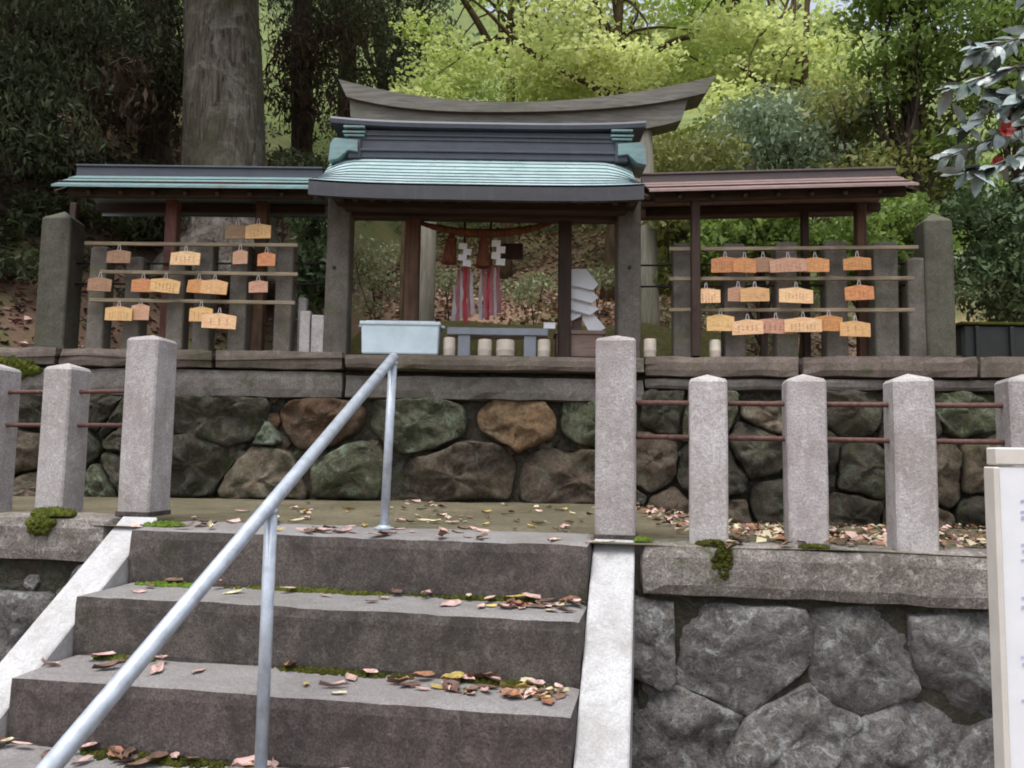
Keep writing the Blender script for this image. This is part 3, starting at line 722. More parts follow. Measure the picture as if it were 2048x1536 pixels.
SS = [-1, -.97, -.93, -.88, -.82, -.74] + [-.6 + i * .2 for i in range(7)] + [.74, .82, .88, .93, .97, 1]
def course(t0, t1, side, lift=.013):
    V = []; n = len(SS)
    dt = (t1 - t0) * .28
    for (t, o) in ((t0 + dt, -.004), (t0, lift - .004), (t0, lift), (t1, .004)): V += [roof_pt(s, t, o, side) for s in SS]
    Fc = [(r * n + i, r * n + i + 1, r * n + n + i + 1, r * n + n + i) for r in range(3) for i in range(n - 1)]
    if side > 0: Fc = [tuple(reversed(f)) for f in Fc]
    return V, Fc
under = [roof_pt(s, t, -.012 if o == 0 else -.05, sd) for sd, o in ((-1, 0), (1, 0), (-1, 1), (1, 1)) for t in (0, .5, 1) for s in SS]
def slab_roof():
    V, Fc = [], []; n = len(SS); rows = [(-1, 0), (-1, .5), (-1, 1), (1, .8), (1, .56)]
    for o in (-.012, -.055):
        for sd, t in rows: V += [roof_pt(s, t, o, sd) for s in SS]
    R = len(rows)
    for r in range(R - 1):
        for i in range(n - 1):
            Fc.append((r * n + i, r * n + i + 1, r * n + n + i + 1, r * n + n + i))
            b = R * n; Fc.append((b + r * n + i, b + r * n + n + i, b + r * n + n + i + 1, b + r * n + i + 1))
    for r in range(R - 1):
        for i in (0, n - 1): Fc.append((r * n + i, r * n + n + i, R * n + r * n + n + i, R * n + r * n + i))
    for r in (0, R - 1):
        for i in range(n - 1): Fc.append((r * n + i, r * n + i + 1, R * n + r * n + i + 1, R * n + r * n + i))
    return V, Fc
roof = mk('roof', slab_roof(), M['darkwood'], gate)
NC = 9
for sd in (-1, 1):
    for i in range(0 if sd < 0 else 5, NC):
        c_ = course(i / NC, (i + 1) / NC + .02, sd); nq = len(SS) - 1; mk('copper_course', c_, [M['patina'], M['darkcopper']], roof, fm=[1] * (2 * nq) + [0] * nq)  # dark lower lips paint in the shadow line under each course
def edge_strip():
    a = []
    for s in SS: a.append(roof_pt(s, 0))
    V, Fc = [], []
    for p in a:
        V += [p + Vector((0, -.006, -.004)), p + Vector((0, -.006, -.098)), p + Vector((0, .035, -.098)), p + Vector((0, .035, -.02))]
    for i in range(len(a) - 1):
        for k_ in range(4): l = (k_ + 1) % 4; Fc.append((i * 4 + k_, i * 4 + l, i * 4 + 4 + l, i * 4 + 4 + k_))
    Fc.append((0, 1, 2, 3)); b = (len(a) - 1) * 4; Fc.append((b + 3, b + 2, b + 1, b))
    return V, Fc
mk('eave_board', edge_strip(), M['eave'], roof)
for i in range(19):
    x = XL + .07 + i * (XR - XL - .14) / 18
    a = Vector((x, YE + .04, ze - .085)); b = Vector((x, YR, zr - .10)); mk('rafter', bar(a, b, .035, .045, .002), M['darkwood'], roof)
for sx in (-1, 1):
    x = XM + sx * (HW - .05)
    v = [Vector((x + o, y, z)) for o in (-.012, .012) for y, z in ((YE + .1, ze - .05), (YR, zr - .06), (YR + .22, zr - .2))]
    mk('gable_panel', (v, [(0, 1, 2), (5, 4, 3), (0, 3, 4, 1), (1, 4, 5, 2), (2, 5, 3, 0)]), M['darkwood'], roof)
rx0, rx1 = at(712, 300, YR - .1).x, at(1240, 300, YR - .1).x
zrt = at(955, 262, YR - .1).z
mk('ridge_box', J(xf(box(rx1 - rx0, .20, zrt - zr + .06, bev=.006), ((rx0 + rx1) / 2, YR, zr - .06)),
                  xf(box(rx1 - rx0 + .01, .235, .022, bev=.004), ((rx0 + rx1) / 2, YR, zr - .012)),
                  xf(box(rx1 - rx0 + .008, .222, .016, bev=.004), ((rx0 + rx1) / 2, YR, zr + .075)),
                  xf(box(rx1 - rx0 + .006, .228, .016, bev=.004), ((rx0 + rx1) / 2, YR, zrt - .05))), M['darkcopper'], roof)
def ridge_cap():
    V, Fc = [], []; n = 17; x0, x1 = at(664, 246, YR - .1).x, at(1290, 250, YR - .1).x
    for i in range(n):
        s = -1 + 2 * i / (n - 1); x = (x0 + x1) / 2 + s * (x1 - x0) / 2; z = zrt + .03 * abs(s) ** 3.5
        for dy, dz in ((-.15, 0), (-.155, .03), (-.14, .05), (0, .058), (.14, .05), (.155, .03), (.15, 0)): V.append(Vector((x, YR + dy, z + dz)))
    for i in range(n - 1):
        for k_ in range(7): l = (k_ + 1) % 7; Fc.append((i * 7 + k_, i * 7 + l, i * 7 + 7 + l, i * 7 + 7 + k_))
    Fc.append(tuple(range(6, -1, -1))); b = (n - 1) * 7; Fc.append(tuple(range(b, b + 7)))
    return V, Fc
mk('ridge_cap', ridge_cap(), M['darkcopper'], roof)
for sx, xx in ((-1, rx0), (1, rx1)):
    mk('ridge_ornament', J(xf(box(.16, .30, .016, bev=.004), (xx + sx * .01, YR, zrt - .006)), xf(box(.17, .28, .016, bev=.004), (xx + sx * .012, YR, zrt - .042)), xf(box(.15, .27, .014, bev=.004), (xx + sx * .01, YR, zrt - .066))), M['patina_old'], roof)
    mk('ornament_neck', xf(box(.10, .24, zrt - zr + .0, bev=.008), (xx + sx * .01, YR, zr - .07)), M['darkcopper'], roof)
    pr = [(-.02, .055), (.15, .07), (.18, .03), (.19, -.10), (.12, -.085), (.05, -.02), (-.02, -.03)]; V = [Vector((xx + sx * a, YR + b, zr + c)) for b in (-.15, .15) for a, c in pr]; n7 = len(pr)
    Fo = [tuple(range(n7)), tuple(range(2 * n7 - 1, n7 - 1, -1))] + [(q, n7 + q, n7 + (q + 1) % n7, (q + 1) % n7) for q in range(n7)]
    mk('ornament_foot', (V, Fo if sx > 0 else [tuple(reversed(f)) for f in Fo]), M['patina_old'], roof)
    mk('ornament_boss', lathe([(.001, 0), (.028, .004), (.028, .02), (.018, .026)], 12, (xx + sx * .03, YR, zr)), M['darkcopper'], roof).rotation_euler = (0, 0, 0)
zl = at(966, 440, YG + .02).z
mk('lintel', xf(box(at(1268, 440, YG).x - at(660, 440, YG).x, .12, .05, bev=.006), (at(964, 440, YG).x, YG + .03, zl)), M['darkwood'], gate)
zl2 = at(966, 426, YG - .1).z
mk('cross_beam', xf(box(at(1255, 426, YG - .13).x - at(690, 426, YG - .13).x, .10, .115, bev=.008), (at(970, 426, YG - .13).x, YG - .12, zl2)), M['darkwood'], gate)
mk('rear_beam', xf(box(2.0, .1, .12, bev=.008), (at(964, 440, YG).x, YG + .3, zl + .19)), M['darkwood'], gate)
for px in (690, 1255):
    x = at(px, 420, YG).x; mk('tie_beam', xf(box(.08, .62, .1, bev=.006), (x, YR - .1, zl + .055)), M['darkwood'], gate)
# iron tie bars either side of the gate run in the fences (see rails)

# ------------------------------------------------------------------ weathered torii behind the gate
YT = 7.6
tor = thing('torii', 'weathered grey wooden torii with upswept lintel behind the gate roof', 'torii', at(1055, 690, YT))
def lintel(top, bot, dep, y):
    V, Fc = [], []; n = len(top)
    for (a, b) in zip(top, bot):
        for yy in (y - dep / 2, y + dep / 2):
            A = at(a[0], a[1], y); B = at(b[0], b[1], y); V += [Vector((A.x, yy, A.z)), Vector((B.x, yy, B.z))]
    for i in range(n - 1):
        q = i * 4; w = q + 4
        Fc += [(q, q + 1, w + 1, w), (q + 2, w + 2, w + 3, q + 3), (q, w, w + 2, q + 2), (q + 1, q + 3, w + 3, w + 1)]
    Fc += [(0, 2, 3, 1)]; e = (n - 1) * 4; Fc += [(e, e + 1, e + 3, e + 2)]
    return V, Fc
def dens(pts, n=29):
    xs_ = [p[0] for p in pts]; out = []
    for i in range(n):
        x = xs_[0] + (xs_[-1] - xs_[0]) * i / (n - 1); out.append((x, float(np.polyval(PF(pts), x))))
    return out
def PF(pts): return np.polyfit([p[0] for p in pts], [p[1] for p in pts], 4)
kt = dens([(684, 173), (726, 186), (776, 197), (828, 205), (895, 212), (1051, 219), (1169, 213), (1286, 195), (1423, 168)]); kb = dens([(700, 209), (749, 219), (798, 230), (895, 236), (1051, 238), (1169, 234), (1286, 223), (1403, 201)])
mk('upper_lintel', lintel(kt, kb, .34, YT), M['torii'], tor)
s_t = dens([(704, 206), (749, 216), (798, 227), (895, 233), (1051, 235), (1169, 231), (1286, 220), (1372, 205)]); s_b = dens([(706, 244), (800, 262), (900, 270), (1050, 274), (1200, 274), (1255, 271), (1358, 250)])
mk('lower_lintel', lintel(s_t, s_b, .24, YT), M['torii'], tor)
for px in (846, 1297):
    b = at(px, 640, YT); tp = at(px + (12 if px < 1000 else -12), 262, YT)
    mk('leg', tube([Vector((b.x, YT, .9)), b, tp], [.115, .11, .095], 18), M['toriileg'], tor, smooth=True)
a = at(858, 330, YT); b = at(1290, 330, YT); mk('tie_beam', bar(a, b, .1, .16), M['torii'], tor)
mk('centre_strut', xf(box(.12, .1, .2, bev=.006), (at(1070, 300, YT).x, YT, at(1070, 318, YT).z)), M['torii'], tor)

# ------------------------------------------------------------------ votive racks with little roofs
def rack(label, pxs, roof_l, roof_r, ridge_py, crease_py, eave_py, beam_py, rails, posts, face, ridge_m, slope_m, right):
    x0, x1 = roof_l, roof_r
    yf = (lambda x: wing_y(x)) if right else (lambda x: YB)
    t = thing('votive_rack', label, 'rack', ((x0 + x1) / 2, yf((x0 + x1) / 2) + .1, ZS))
    def Zp(px, py, dy): return at(px, py, yf(at(px, py, YB).x) + dy).z
    # roof: vertical ridge board, sloping copper sheets front and back
    A = {}
    def line(py, dy):
        return (Vector((x0, yf(x0) + dy, Zp(pxs[0], py[0], dy))), Vector((x1, yf(x1) + dy, Zp(pxs[1], py[1], dy))))
    rt = line(ridge_py, .2); cr = line(crease_py, .2); ev = line(eave_py, -.15)
    hh = (rt[0].z - cr[0].z + rt[1].z - cr[1].z) / 2
    rf = mk('roof', J(bar((ev[0] + cr[0]) / 2 + Vector((0, .03, -.03)), (ev[1] + cr[1]) / 2 + Vector((0, .03, -.03)), .26, .012), bar(cr[0] + Vector((0, .15, -.06)), cr[1] + Vector((0, .15, -.06)), .6, .02)), M['darkwood'], t)
    mk('ridge_board', J(bar(rt[0] + Vector((0, 0, -hh / 2 - .02)), rt[1] + Vector((0, 0, -hh / 2 - .02)), .10, hh + .04), bar(rt[0] + Vector((0, 0, .004)), rt[1] + Vector((0, 0, .004)), .135, .014)), M[ridge_m], rf)
    nb = 3
    for back in (0, 1):
        for i in range(nb):
            t0, t1 = i / nb, (i + 1) / nb + .03
            def P(j, tt, o):
                e, c = ev[j], cr[j]; y = e.y + (c.y - .05 - e.y) * tt; z = e.z + (c.z - e.z) * tt
                if back: y = 2 * c.y - y
                return Vector((e.x, y, z + o))
            V = []
            for tt, o in ((t0, -.007), (t0, .009), (t1, .0)):
                for q in range(9): V.append(P(0, tt, o).lerp(P(1, tt, o), q / 8))
            Fc = [(r * 9 + q, r * 9 + q + 1, r * 9 + 10 + q, r * 9 + 9 + q) for r in range(2) for q in range(8)]
            if back: Fc = [tuple(reversed(f)) for f in Fc]
            mk('copper_course', (V, Fc), M[slope_m], rf)
    b0, b1 = Vector((x0 + .06, yf(x0) - .02, 0)), Vector((x1 - .03, yf(x1) - .02, 0))
    zb0, zb1 = Zp(pxs[0], beam_py[0], -.02), Zp(pxs[1], beam_py[1], -.02)
    mk('beam', bar(b0 + Vector((0, 0, zb0)), b1 + Vector((0, 0, zb1)), .05, .06), M['darkwood'], t)
    mk('rear_beam', bar(b0 + Vector((0, .38, zb0 + .01)), b1 + Vector((0, .38, zb1 + .01)), .05, .06), M['darkwood'], t)
    for i in range(9):
        q = i / 8; e = (ev[0].lerp(ev[1], q)); c = cr[0].lerp(cr[1], q); mk('rafter', bar(e + Vector((0, .06, -.03)), c + Vector((0, .02, -.045)), .025, .028, .002), M['darkwood'], rf)
    for px, w, mat, dy in posts:
        x = at(px, 560, yf(at(px, 560, YB).x) + dy).x; zt = zb0 + (zb1 - zb0) * (x - x0) / (x1 - x0)
        mk('post', xf(box(w, w, zt - ZS + .02, bev=.005), (x, yf(x) + dy, ZS + .003)), M[mat], t)
    for (pa, ya, pb, yb_) in rails:
        xa, xb = at(pa, ya, yf(at(pa, ya, YB).x) + face).x, at(pb, yb_, yf(at(pb, yb_, YB).x) + face).x
        mk('rail', bar(Vector((xa, yf(xa) + face, Zp(pa, ya, face))), Vector((xb, yf(xb) + face, Zp(pb, yb_, face))), .022, .026), M['slat'], t)
    return t
rack('roofed wooden rack of votive tablets left of the gate, green copper roof', (150, 640), at(128, 360, YB).x, at(628, 360, YB - .1).x, (337, 343), (356, 360), (371, 376), (386, 390),
     [(170, 487, 596, 491), (200, 544, 596, 549), (180, 600, 590, 606)], [(140, .05, 'darkpost', .3), (340, .085, 'redpost', .22), (520, .085, 'brownpost', .24)], .03, 'darkcopper', 'patina_old', False)
rack('roofed wooden rack of votive tablets right of the gate, brown copper roof', (1300, 1838), at(1296, 360, YB - .1).x, at(1838, 360, 5.2).x, (355, 341), (370, 356), (381, 366), (396, 382),
     [(1338, 499, 1838, 494), (1338, 558, 1830, 556), (1338, 620, 1830, 620)], [(1391, .06, 'darkpost', .0), (1722, .07, 'brownpost', .3), (1610, .05, 'darkpost', .36)], .03, 'darkbrowncopper', 'browncopper', True)

def ema_mesh(w, h, name='board'):
    pk = h * .16; t = .009
    pts = [(-w / 2, 0), (w / 2, 0), (w / 2, h - pk), (0, h), (-w / 2, h - pk)]
    V = [Vector((x, y, z)) for y in (-t / 2, t / 2) for x, z in pts]
    return V, [(0, 1, 2, 3, 4), (9, 8, 7, 6, 5)] + [(i, i + 5, (i + 1) % 5 + 5, (i + 1) % 5) for i in range(5)]
def ema(px0, px1, py0, py1, mat, right, label, dy, tilt=0):
    cx = (px0 + px1) / 2; xx = at(cx, py1, YB).x; y = (wing_y(xx) if right else YB) + dy
    b = at(cx, py1, y); a0 = at(px0, py1, y); a1 = at(px1, py1, y); top = at(cx, py0, y)
    w = (a1.x - a0.x) * 1.08; h = (top.z - b.z) * 1.04
    rz = -math.atan(.11) if right else 0
    t = thing('votive_tablet', label, 'tablet', b, 'votive tablets on the %s rack' % ('right' if right else 'left'))
    R = Matrix.Translation(b) @ Matrix.Rotation(rz + random.uniform(-.08, .08), 4, 'Z') @ Matrix.Rotation(tilt + random.uniform(-.045, .045), 4, 'Y') @ Matrix.Rotation(random.uniform(-.12, -.02), 4, 'X')
    mk('board', xf(ema_mesh(w, h), M=R), EMA[mat], t)
    rr = random.Random(int(px0 * 3 + py0)); V, Fc = [], []
    nc = rr.randint(3, 7); zt_ = h * rr.uniform(.55, .72); zb_ = h * rr.uniform(.12, .3)
    for c in range(nc):
        x = w * (.36 - .72 * (c + .5) / nc) + rr.uniform(-.01, .01) * w
        z = zt_ * rr.uniform(.85, 1)
        while z > zb_:
            l = rr.uniform(.06, .13) * h; b_ = len(V); ww = rr.uniform(.008, .022) * w
            V += [Vector((x - ww, -.0062, z)), Vector((x + ww, -.0062, z - l * .3)), Vector((x + ww * .8, -.0062, z - l)), Vector((x - ww * .9, -.0062, z - l * .8))]
            Fc.append((b_ + 3, b_ + 2, b_ + 1, b_)); z -= l + rr.uniform(.03, .07) * h
    stuff(mk('writing', xf((V, Fc), M=R), M['ink'], t))
    tp = R @ Vector((0, 0, h * .93)); mk('cord', tube([tp + Vector((-.012, -.007, 0)), tp + Vector((-.004, -.004, .045)), tp + Vector((.004, -.004, .045)), tp + Vector((.012, -.007, 0))], .0022, 5), M['whitecloth'], t)
L = [  # left rack
    (452, 496, 449, 478, 'brown', 'brown votive tablet above the top rail of the left rack, left of a pair', .06, .0),
    (492, 540, 448, 477, 'tan', 'tan votive tablet above the top rail of the left rack, right of a pair', .02, .0),
    (214, 259, 500, 526, 'brown', 'dark tan votive tablet, leftmost in the top row of the left rack', .0, .0),
    (342, 397, 502, 530, 'light', 'pale wooden votive tablet alone in the middle of the left rack top row', -.01, .0),
    (466, 494, 500, 528, 'pink', 'narrow dull pink votive tablet in the top row of the left rack', .01, .0),
    (516, 549, 505, 532, 'orange', 'orange votive tablet, rightmost in the top row of the left rack', .0, .0),
    (176, 220, 555, 582, 'brown', 'dark tan votive tablet, leftmost in the middle row of the left rack', .0, .06),
    (264, 306, 557, 584, 'orange', 'orange votive tablet half behind a tan one, middle row of left rack', .012, .03),
    (301, 356, 557, 585, 'tan', 'tan votive tablet overlapping an orange one, middle row of left rack', -.012, .04),
    (374, 414, 558, 586, 'orange', 'orange votive tablet left of an overlapping pair, middle row of left rack', .01, .03),
    (402, 451, 559, 588, 'tan', 'tan votive tablet right of an overlapping pair, middle row of left rack', -.012, .03),
    (499, 534, 561, 585, 'pink', 'dull pink votive tablet, rightmost in the middle row of the left rack', .0, .0),
    (212, 261, 613, 641, 'tan', 'tan votive tablet, leftmost in the bottom row of the left rack', .0, .0),
    (262, 296, 608, 640, 'pink', 'dull brownish votive tablet, second in the bottom row of the left rack', .02, .0),
    (380, 423, 614, 643, 'tan', 'tan votive tablet half behind a paler one, bottom row of left rack', .012, .0),
    (406, 468, 627, 657, 'light', 'pale votive tablet hanging lowest on the left rack', -.014, .03)]
R = [
    (1425, 1474, 514, 545, 'orange', 'orange votive tablet, leftmost in the top row of the right rack', .012, .0),
    (1468, 1510, 515, 545, 'orange', 'orange votive tablet, second from left in the right rack top row', -.012, .0),
    (1504, 1548, 514, 544, 'brown', 'brown votive tablet, third from left in the right rack top row', .008, .0),
    (1544, 1610, 515, 544, 'pink', 'wide pinkish votive tablet, fourth from left in the right rack top row', -.014, .0),
    (1604, 1655, 515, 544, 'orange', 'orange votive tablet, fifth from left in the right rack top row', .006, .0),
    (1690, 1739, 514, 540, 'orange', 'orange votive tablet alone at the right end of the right rack top row', .0, .0),
    (1386, 1438, 577, 606, 'light', 'pale votive tablet, leftmost in the middle row of the right rack', -.01, .0),
    (1457, 1494, 574, 603, 'pink', 'pinkish votive tablet half behind a tan one, right rack middle row', .012, .0),
    (1484, 1536, 574, 603, 'tan', 'tan votive tablet overlapping a pinkish one, right rack middle row', -.012, .0),
    (1561, 1623, 575, 606, 'light', 'wide pale votive tablet in the middle of the right rack middle row', -.01, .0),
    (1694, 1745, 570, 600, 'orange', 'orange votive tablet, rightmost in the middle row of the right rack', .0, .0),
    (1416, 1466, 629, 662, 'tan', 'tan votive tablet, leftmost in the bottom row of the right rack', .008, .0),
    (1468, 1524, 639, 669, 'light', 'pale votive tablet, second from left in the right rack bottom row', -.012, -.03),
    (1518, 1583, 637, 667, 'pink', 'wide pinkish votive tablet, third from left in the right rack bottom row', .004, .0),
    (1573, 1640, 635, 664, 'light', 'pale votive tablet, fourth from left in the right rack bottom row', -.014, -.02),
    (1632, 1681, 631, 662, 'orange', 'orange votive tablet, fifth from left in the right rack bottom row', .006, .0),
    (1683, 1738, 642, 673, 'tan', 'tan votive tablet, rightmost in the bottom row of the right rack', -.01, .0)]
for a in L: ema(a[0], a[1], a[2], a[3], a[4], False, a[5], a[6], a[7])
for a in R: ema(a[0], a[1], a[2], a[3], a[4], True, a[5], a[6], a[7])

# ------------------------------------------------------------------ things in the gate opening
YI = YG + .10
# straw rope with tassels and paper streamers
rope = thing('sacred_rope', 'brown straw rope sagging under the gate beam, with tassels and paper strips', 'rope', at(970, 470, YI))
pts = []; rad = []
for i in range(25):
    s = i / 24; px = 832 + s * (1112 - 832); py = 443 + 24 * (1 - (2 * s - 1) ** 2); pts.append(at(px, py, YI)); rad.append(.013 + .020 * (1 - (2 * s - 1) ** 2))
mk('strand', tube(pts, rad, 12), M['straw'], rope, smooth=True)
tw = [p + Vector((0, math.cos(i * 1.9) * rad[i] * .75, math.sin(i * 1.9) * rad[i] * .75)) for i, p in enumerate(pts)]
mk('twist', tube(tw, [r * .6 for r in rad], 8), M['straw'], rope, smooth=True)
for (pa, pb, y1, y2) in ((904, 898, 468, 527), (968, 966, 470, 534)):
    a, b = at(pa, y1, YI), at(pb, y2, YI); V = []
    tas = J(tube([a, a.lerp(b, .25), a.lerp(b, .7), b], [.022, .034, .05, .056], 12), tube([a.lerp(b, .22) + Vector((0, 0, .006)), a.lerp(b, .22) - Vector((0, 0, .012))], .042, 12))
    mk('tassel', rough(tas, .008, 26, 4), M['straw'], rope)
def shide(px, py0, wpx, n, step, depth):
    V, Fc = [], []; p = at(px, py0, depth); w = wpx / FPX * depth; h = step / FPX * depth
    for i in range(n):
        o = (i % 2) * w * .55; z = p.z - i * h; yy = depth - .006 * i; b = len(V)
        V += [Vector((p.x + o, yy, z)), Vector((p.x + o + w, yy - .008, z - h * .1)), Vector((p.x + o + w * .95, yy - .02, z - h * 1.25)), Vector((p.x + o - w * .05, yy - .012, z - h * 1.1))]
        Fc.append((b, b + 3, b + 2, b + 1))
    return V, Fc
mk('paper_strip', shide(918, 486, 17, 4, 12, YI - .03), M['paper'], rope); mk('paper_strip', shide(984, 480, 18, 4, 13, YI - .03), M['paper'], rope)
stuff(mk('loose_straw', J(*[tube([at(965 + dx, 470, YI), at(965 + dx * 1.6, 500 + abs(dx), YI - .01)], [.002, .001], 4) for dx in (-20, -14, -8, 8, 14, 20)]), M['straw'], rope))
b = at(1024, 520, YI + .25); tag(mk('hanging_plaque', J(bar(at(1003, 503, YI + .25), at(1046, 503, YI + .25), .02, .125), tube([at(1010, 487, YI + .25), at(1012, 436, YI + .25)], .003, 5), tube([at(1038, 487, YI + .25), at(1038, 436, YI + .25)], .003, 5)), M['darkpost']), 'dark brown wooden plaque hanging right of the straw tassels', 'plaque')
# red and white bell cloths
def cloth_strip(px, py0, py1, wpx, depth, ph):
    V, Fc = [], []; n = 10
    for i in range(n + 1):
        s = i / n; p = at(px + 1.5 * math.sin(s * 5 + ph), py0 + (py1 - py0) * s, depth + .012 * math.sin(s * 7 + ph * 2)); w = wpx / FPX * depth * (.8 + .3 * s)
        for dx, dy in ((-.5, 0), (0, -.010), (.5, 0), (0, .006)): V.append(p + Vector((dx * w, dy, 0)))
    for i in range(n):
        for k_ in range(4): l = (k_ + 1) % 4; Fc.append((i * 4 + k_, i * 4 + l, i * 4 + 4 + l, i * 4 + 4 + k_))
    Fc.append((3, 2, 1, 0)); Fc.append(tuple(range(n * 4, n * 4 + 4)))
    return V, Fc
for lab, cx, strips in (('left bell cloth of red and white strips hanging in the gate', 930, ((909, 570, 642, 9, 'whitecloth', 0), (916, 540, 640, 8, 'pinkcloth', 1), (923, 536, 636, 9, 'whitecloth', 4), (930, 534, 645, 9, 'red', 2), (937, 536, 634, 8, 'pinkcloth', 5), (944, 545, 628, 8, 'whitecloth', 3))),
                        ('right bell cloth of red and white strips hanging in the gate', 982, ((962, 540, 640, 8, 'whitecloth', 1.5), (969, 536, 636, 9, 'pinkcloth', 4.5), (976, 534, 640, 8, 'red', .5), (983, 536, 630, 9, 'pinkcloth', 2.5), (990, 536, 632, 8, 'whitecloth', 5.5), (997, 534, 626, 9, 'pinkcloth', 3.5)))):
    yd = YI + .12; t = thing('bell_cloth', lab, 'bell cloth', at(cx, 645, yd), 'bell cloths in the gate')
    for i, (px, y0, y1, w, m_, ph) in enumerate(strips): mk('strip', cloth_strip(px, y0, y1, w, yd - .012 * (i % 2) - .004 * i, ph), M[m_], t)
    mk('cord', tube([at(cx, 538, yd), at(cx, 440, yd + .02)], .009, 8), M['straw'], t, smooth=True)
    mk('knot', lathe([(.01, 0), (.03, .01), (.034, .03), (.02, .05), (.01, .055)], 12, at(cx, 545, yd)), M['pinkcloth'], t, smooth=True)
# pale blue storage box
yb = YG - .06; x0, x1 = at(722, 700, yb).x, at(878, 700, yb).x; zt = at(800, 650, yb).z
t = thing('storage_box', 'pale blue plastic storage box with lid on the gate sill', 'box', ((x0 + x1) / 2, yb, ZS))
def tapered(w, d, h, k_): 
    v, f = box(w, d, h, bev=.012, seg=2); return [Vector((p.x * (k_ + (1 - k_) * p.z / h), p.y * (k_ + (1 - k_) * p.z / h), p.z)) for p in v], f
mk('body', xf(tapered(x1 - x0, .26, zt - ZS, .97), ((x0 + x1) / 2, yb + .1, ZS + .004)), M['bluewhite'], t)
mk('lid', J(xf(box(x1 - x0 + .02, .28, .028, bev=.008, seg=2), ((x0 + x1) / 2, yb + .1, zt - .006)), xf(box(x1 - x0 - .06, .2, .012, bev=.005), ((x0 + x1) / 2, yb + .1, zt + .02))), M['bluewhite'], t)
for sx in (-1, 1): mk('handle', xf(box(.03, .1, .02, bev=.006), ((x0 + x1) / 2 + sx * ((x1 - x0) / 2 + .02), yb + .1, zt - .012)), M['bluewhite'], t)
# grey steel offering table
yt_ = YG - .02; x0, x1 = at(894, 660, yt_).x, at(1096, 660, yt_).x; zt = at(995, 656, yt_).z
t = thing('offering_table', 'grey steel offering table in the middle of the gate', 'table', ((x0 + x1) / 2, yt_, ZS))
mk('table_top', xf(box(x1 - x0, .24, .055, bev=.005), ((x0 + x1) / 2, yt_ + .1, zt - .055)), M['greysteel'], t)
for px in (928, 1060):
    x = at(px, 690, yt_).x
    for dy in (.02, .18): mk('leg', xf(box(.09 if dy < .1 else .06, .05, zt - .05 - ZS, bev=.004), (x, yt_ + dy, ZS + .003)), M['greysteel'], t)
p = at(1103, 663, yt_ + .02); tag(mk('small_box', J(xf(box(.085, .06, .036, bev=.003), (p.x - .015, p.y + .02, zt + .002)), xf(box(.09, .064, .012, bev=.003), (p.x - .015, p.y + .02, zt + .036))), M['white']), 'small white box at the right end of the offering table', 'box')
# short pale stubs along the sill
for px, w, top, lab in ((899, 24, 676, 'short pale stub post, right of the blue box'), (970, 28, 680, 'short pale stub post under the left of the table'), (1011, 37, 681, 'stout pale banded stub post under the table middle'), (1088, 25, 680, 'short pale stub post under the right end of the table'), (1300, 25, 679, 'short pale stub post just right of the tall granite pillar'), (1430, 23, 681, 'short pale stub post between the right fence posts')):
    yy = (YG - .02) if px < 1280 else wing_y(at(px, 700, YB).x) + .06
    p = at(px, top, yy); b_ = at(px, 712, yy); h = p.z - ZS; r = w / 2 / FPX * yy
    prof = [(r * .96, 0), (r, .006), (r, h * .3), (r * 1.04, h * .34), (r * 1.04, h * .42), (r, h * .46), (r, h - .012), (r * .9, h - .002), (r * .3, h)]
    tag(mk('stub_post', lathe(prof, 20, (p.x, yy, ZS + .004)), M['palestub'], smooth=True), lab, 'stub post', 'stub posts on the sill')
# weathered offertory chest with gohei wand on it
yo = YG + .12; x0, x1 = at(1112, 690, yo).x, at(1205, 690, yo).x; zt = at(1160, 664, yo).z
t = thing('offertory_chest', 'weathered pinkish wooden offertory chest right of the table', 'chest', ((x0 + x1) / 2, yo, ZS))
mk('body', xf(box(x1 - x0, .24, zt - ZS - .03, bev=.006), ((x0 + x1) / 2, yo + .05, ZS + .02)), M['pinkwood'], t)
mk('rim', xf(box(x1 - x0 + .03, .27, .032, bev=.005), ((x0 + x1) / 2, yo + .05, zt - .03)), M['pinkwood'], t)
for i in (0, 1): mk('foot', xf(box(.05, .24, .026, bev=.003), (x0 + .03 if i == 0 else x1 - .03, yo + .05, ZS)), M['pinkwood'], t)
go = thing('paper_wand', 'white zigzag paper wand standing on the offertory chest', 'wand', at(1153, 664, yo + .03))
yg = yo + .08
mk('staff', xf(box(.075, .06, at(1153, 640, yg).z - zt + .03, bev=.006), (at(1153, 660, yg).x, yg, zt + .002)), M['pinkwood'], go)
mk('rod', tube([at(1150, 640, yg), at(1150, 545, yg)], .008, 8), M['pinkwood'], go)
def fold(pts, y, dz=.016):
    V = [at(px, py, y + dy) for px, py, dy in pts]; V2 = [v + Vector((0, .003, 0)) for v in V]; n = len(V)
    return V + V2, [tuple(range(n - 1, -1, -1)), tuple(range(n, 2 * n))] + [(i, (i + 1) % n, n + (i + 1) % n, n + i) for i in range(n)]
folds = [[(1116, 538, .05), (1173, 538, .05), (1197, 569, -.02), (1186, 580, -.05), (1116, 564, -.03)], [(1116, 560, .04), (1178, 576, .03), (1197, 594, -.03), (1184, 606, -.06), (1116, 588, -.04)], [(1116, 584, .04), (1176, 602, .03), (1198, 618, -.04), (1180, 630, -.07), (1116, 611, -.04)],
         [(1116, 607, .03), (1160, 616, .02), (1162, 632, -.03), (1145, 641, -.05), (1116, 634, -.04)], [(1165, 620, .04), (1186, 626, .02), (1211, 656, -.05), (1194, 666, -.06), (1178, 663, -.05), (1165, 640, .0)]]
for i, fpts in enumerate(folds): mk('paper_fold', fold(fpts, yg - .05 - .008 * i), M['paper'], go)
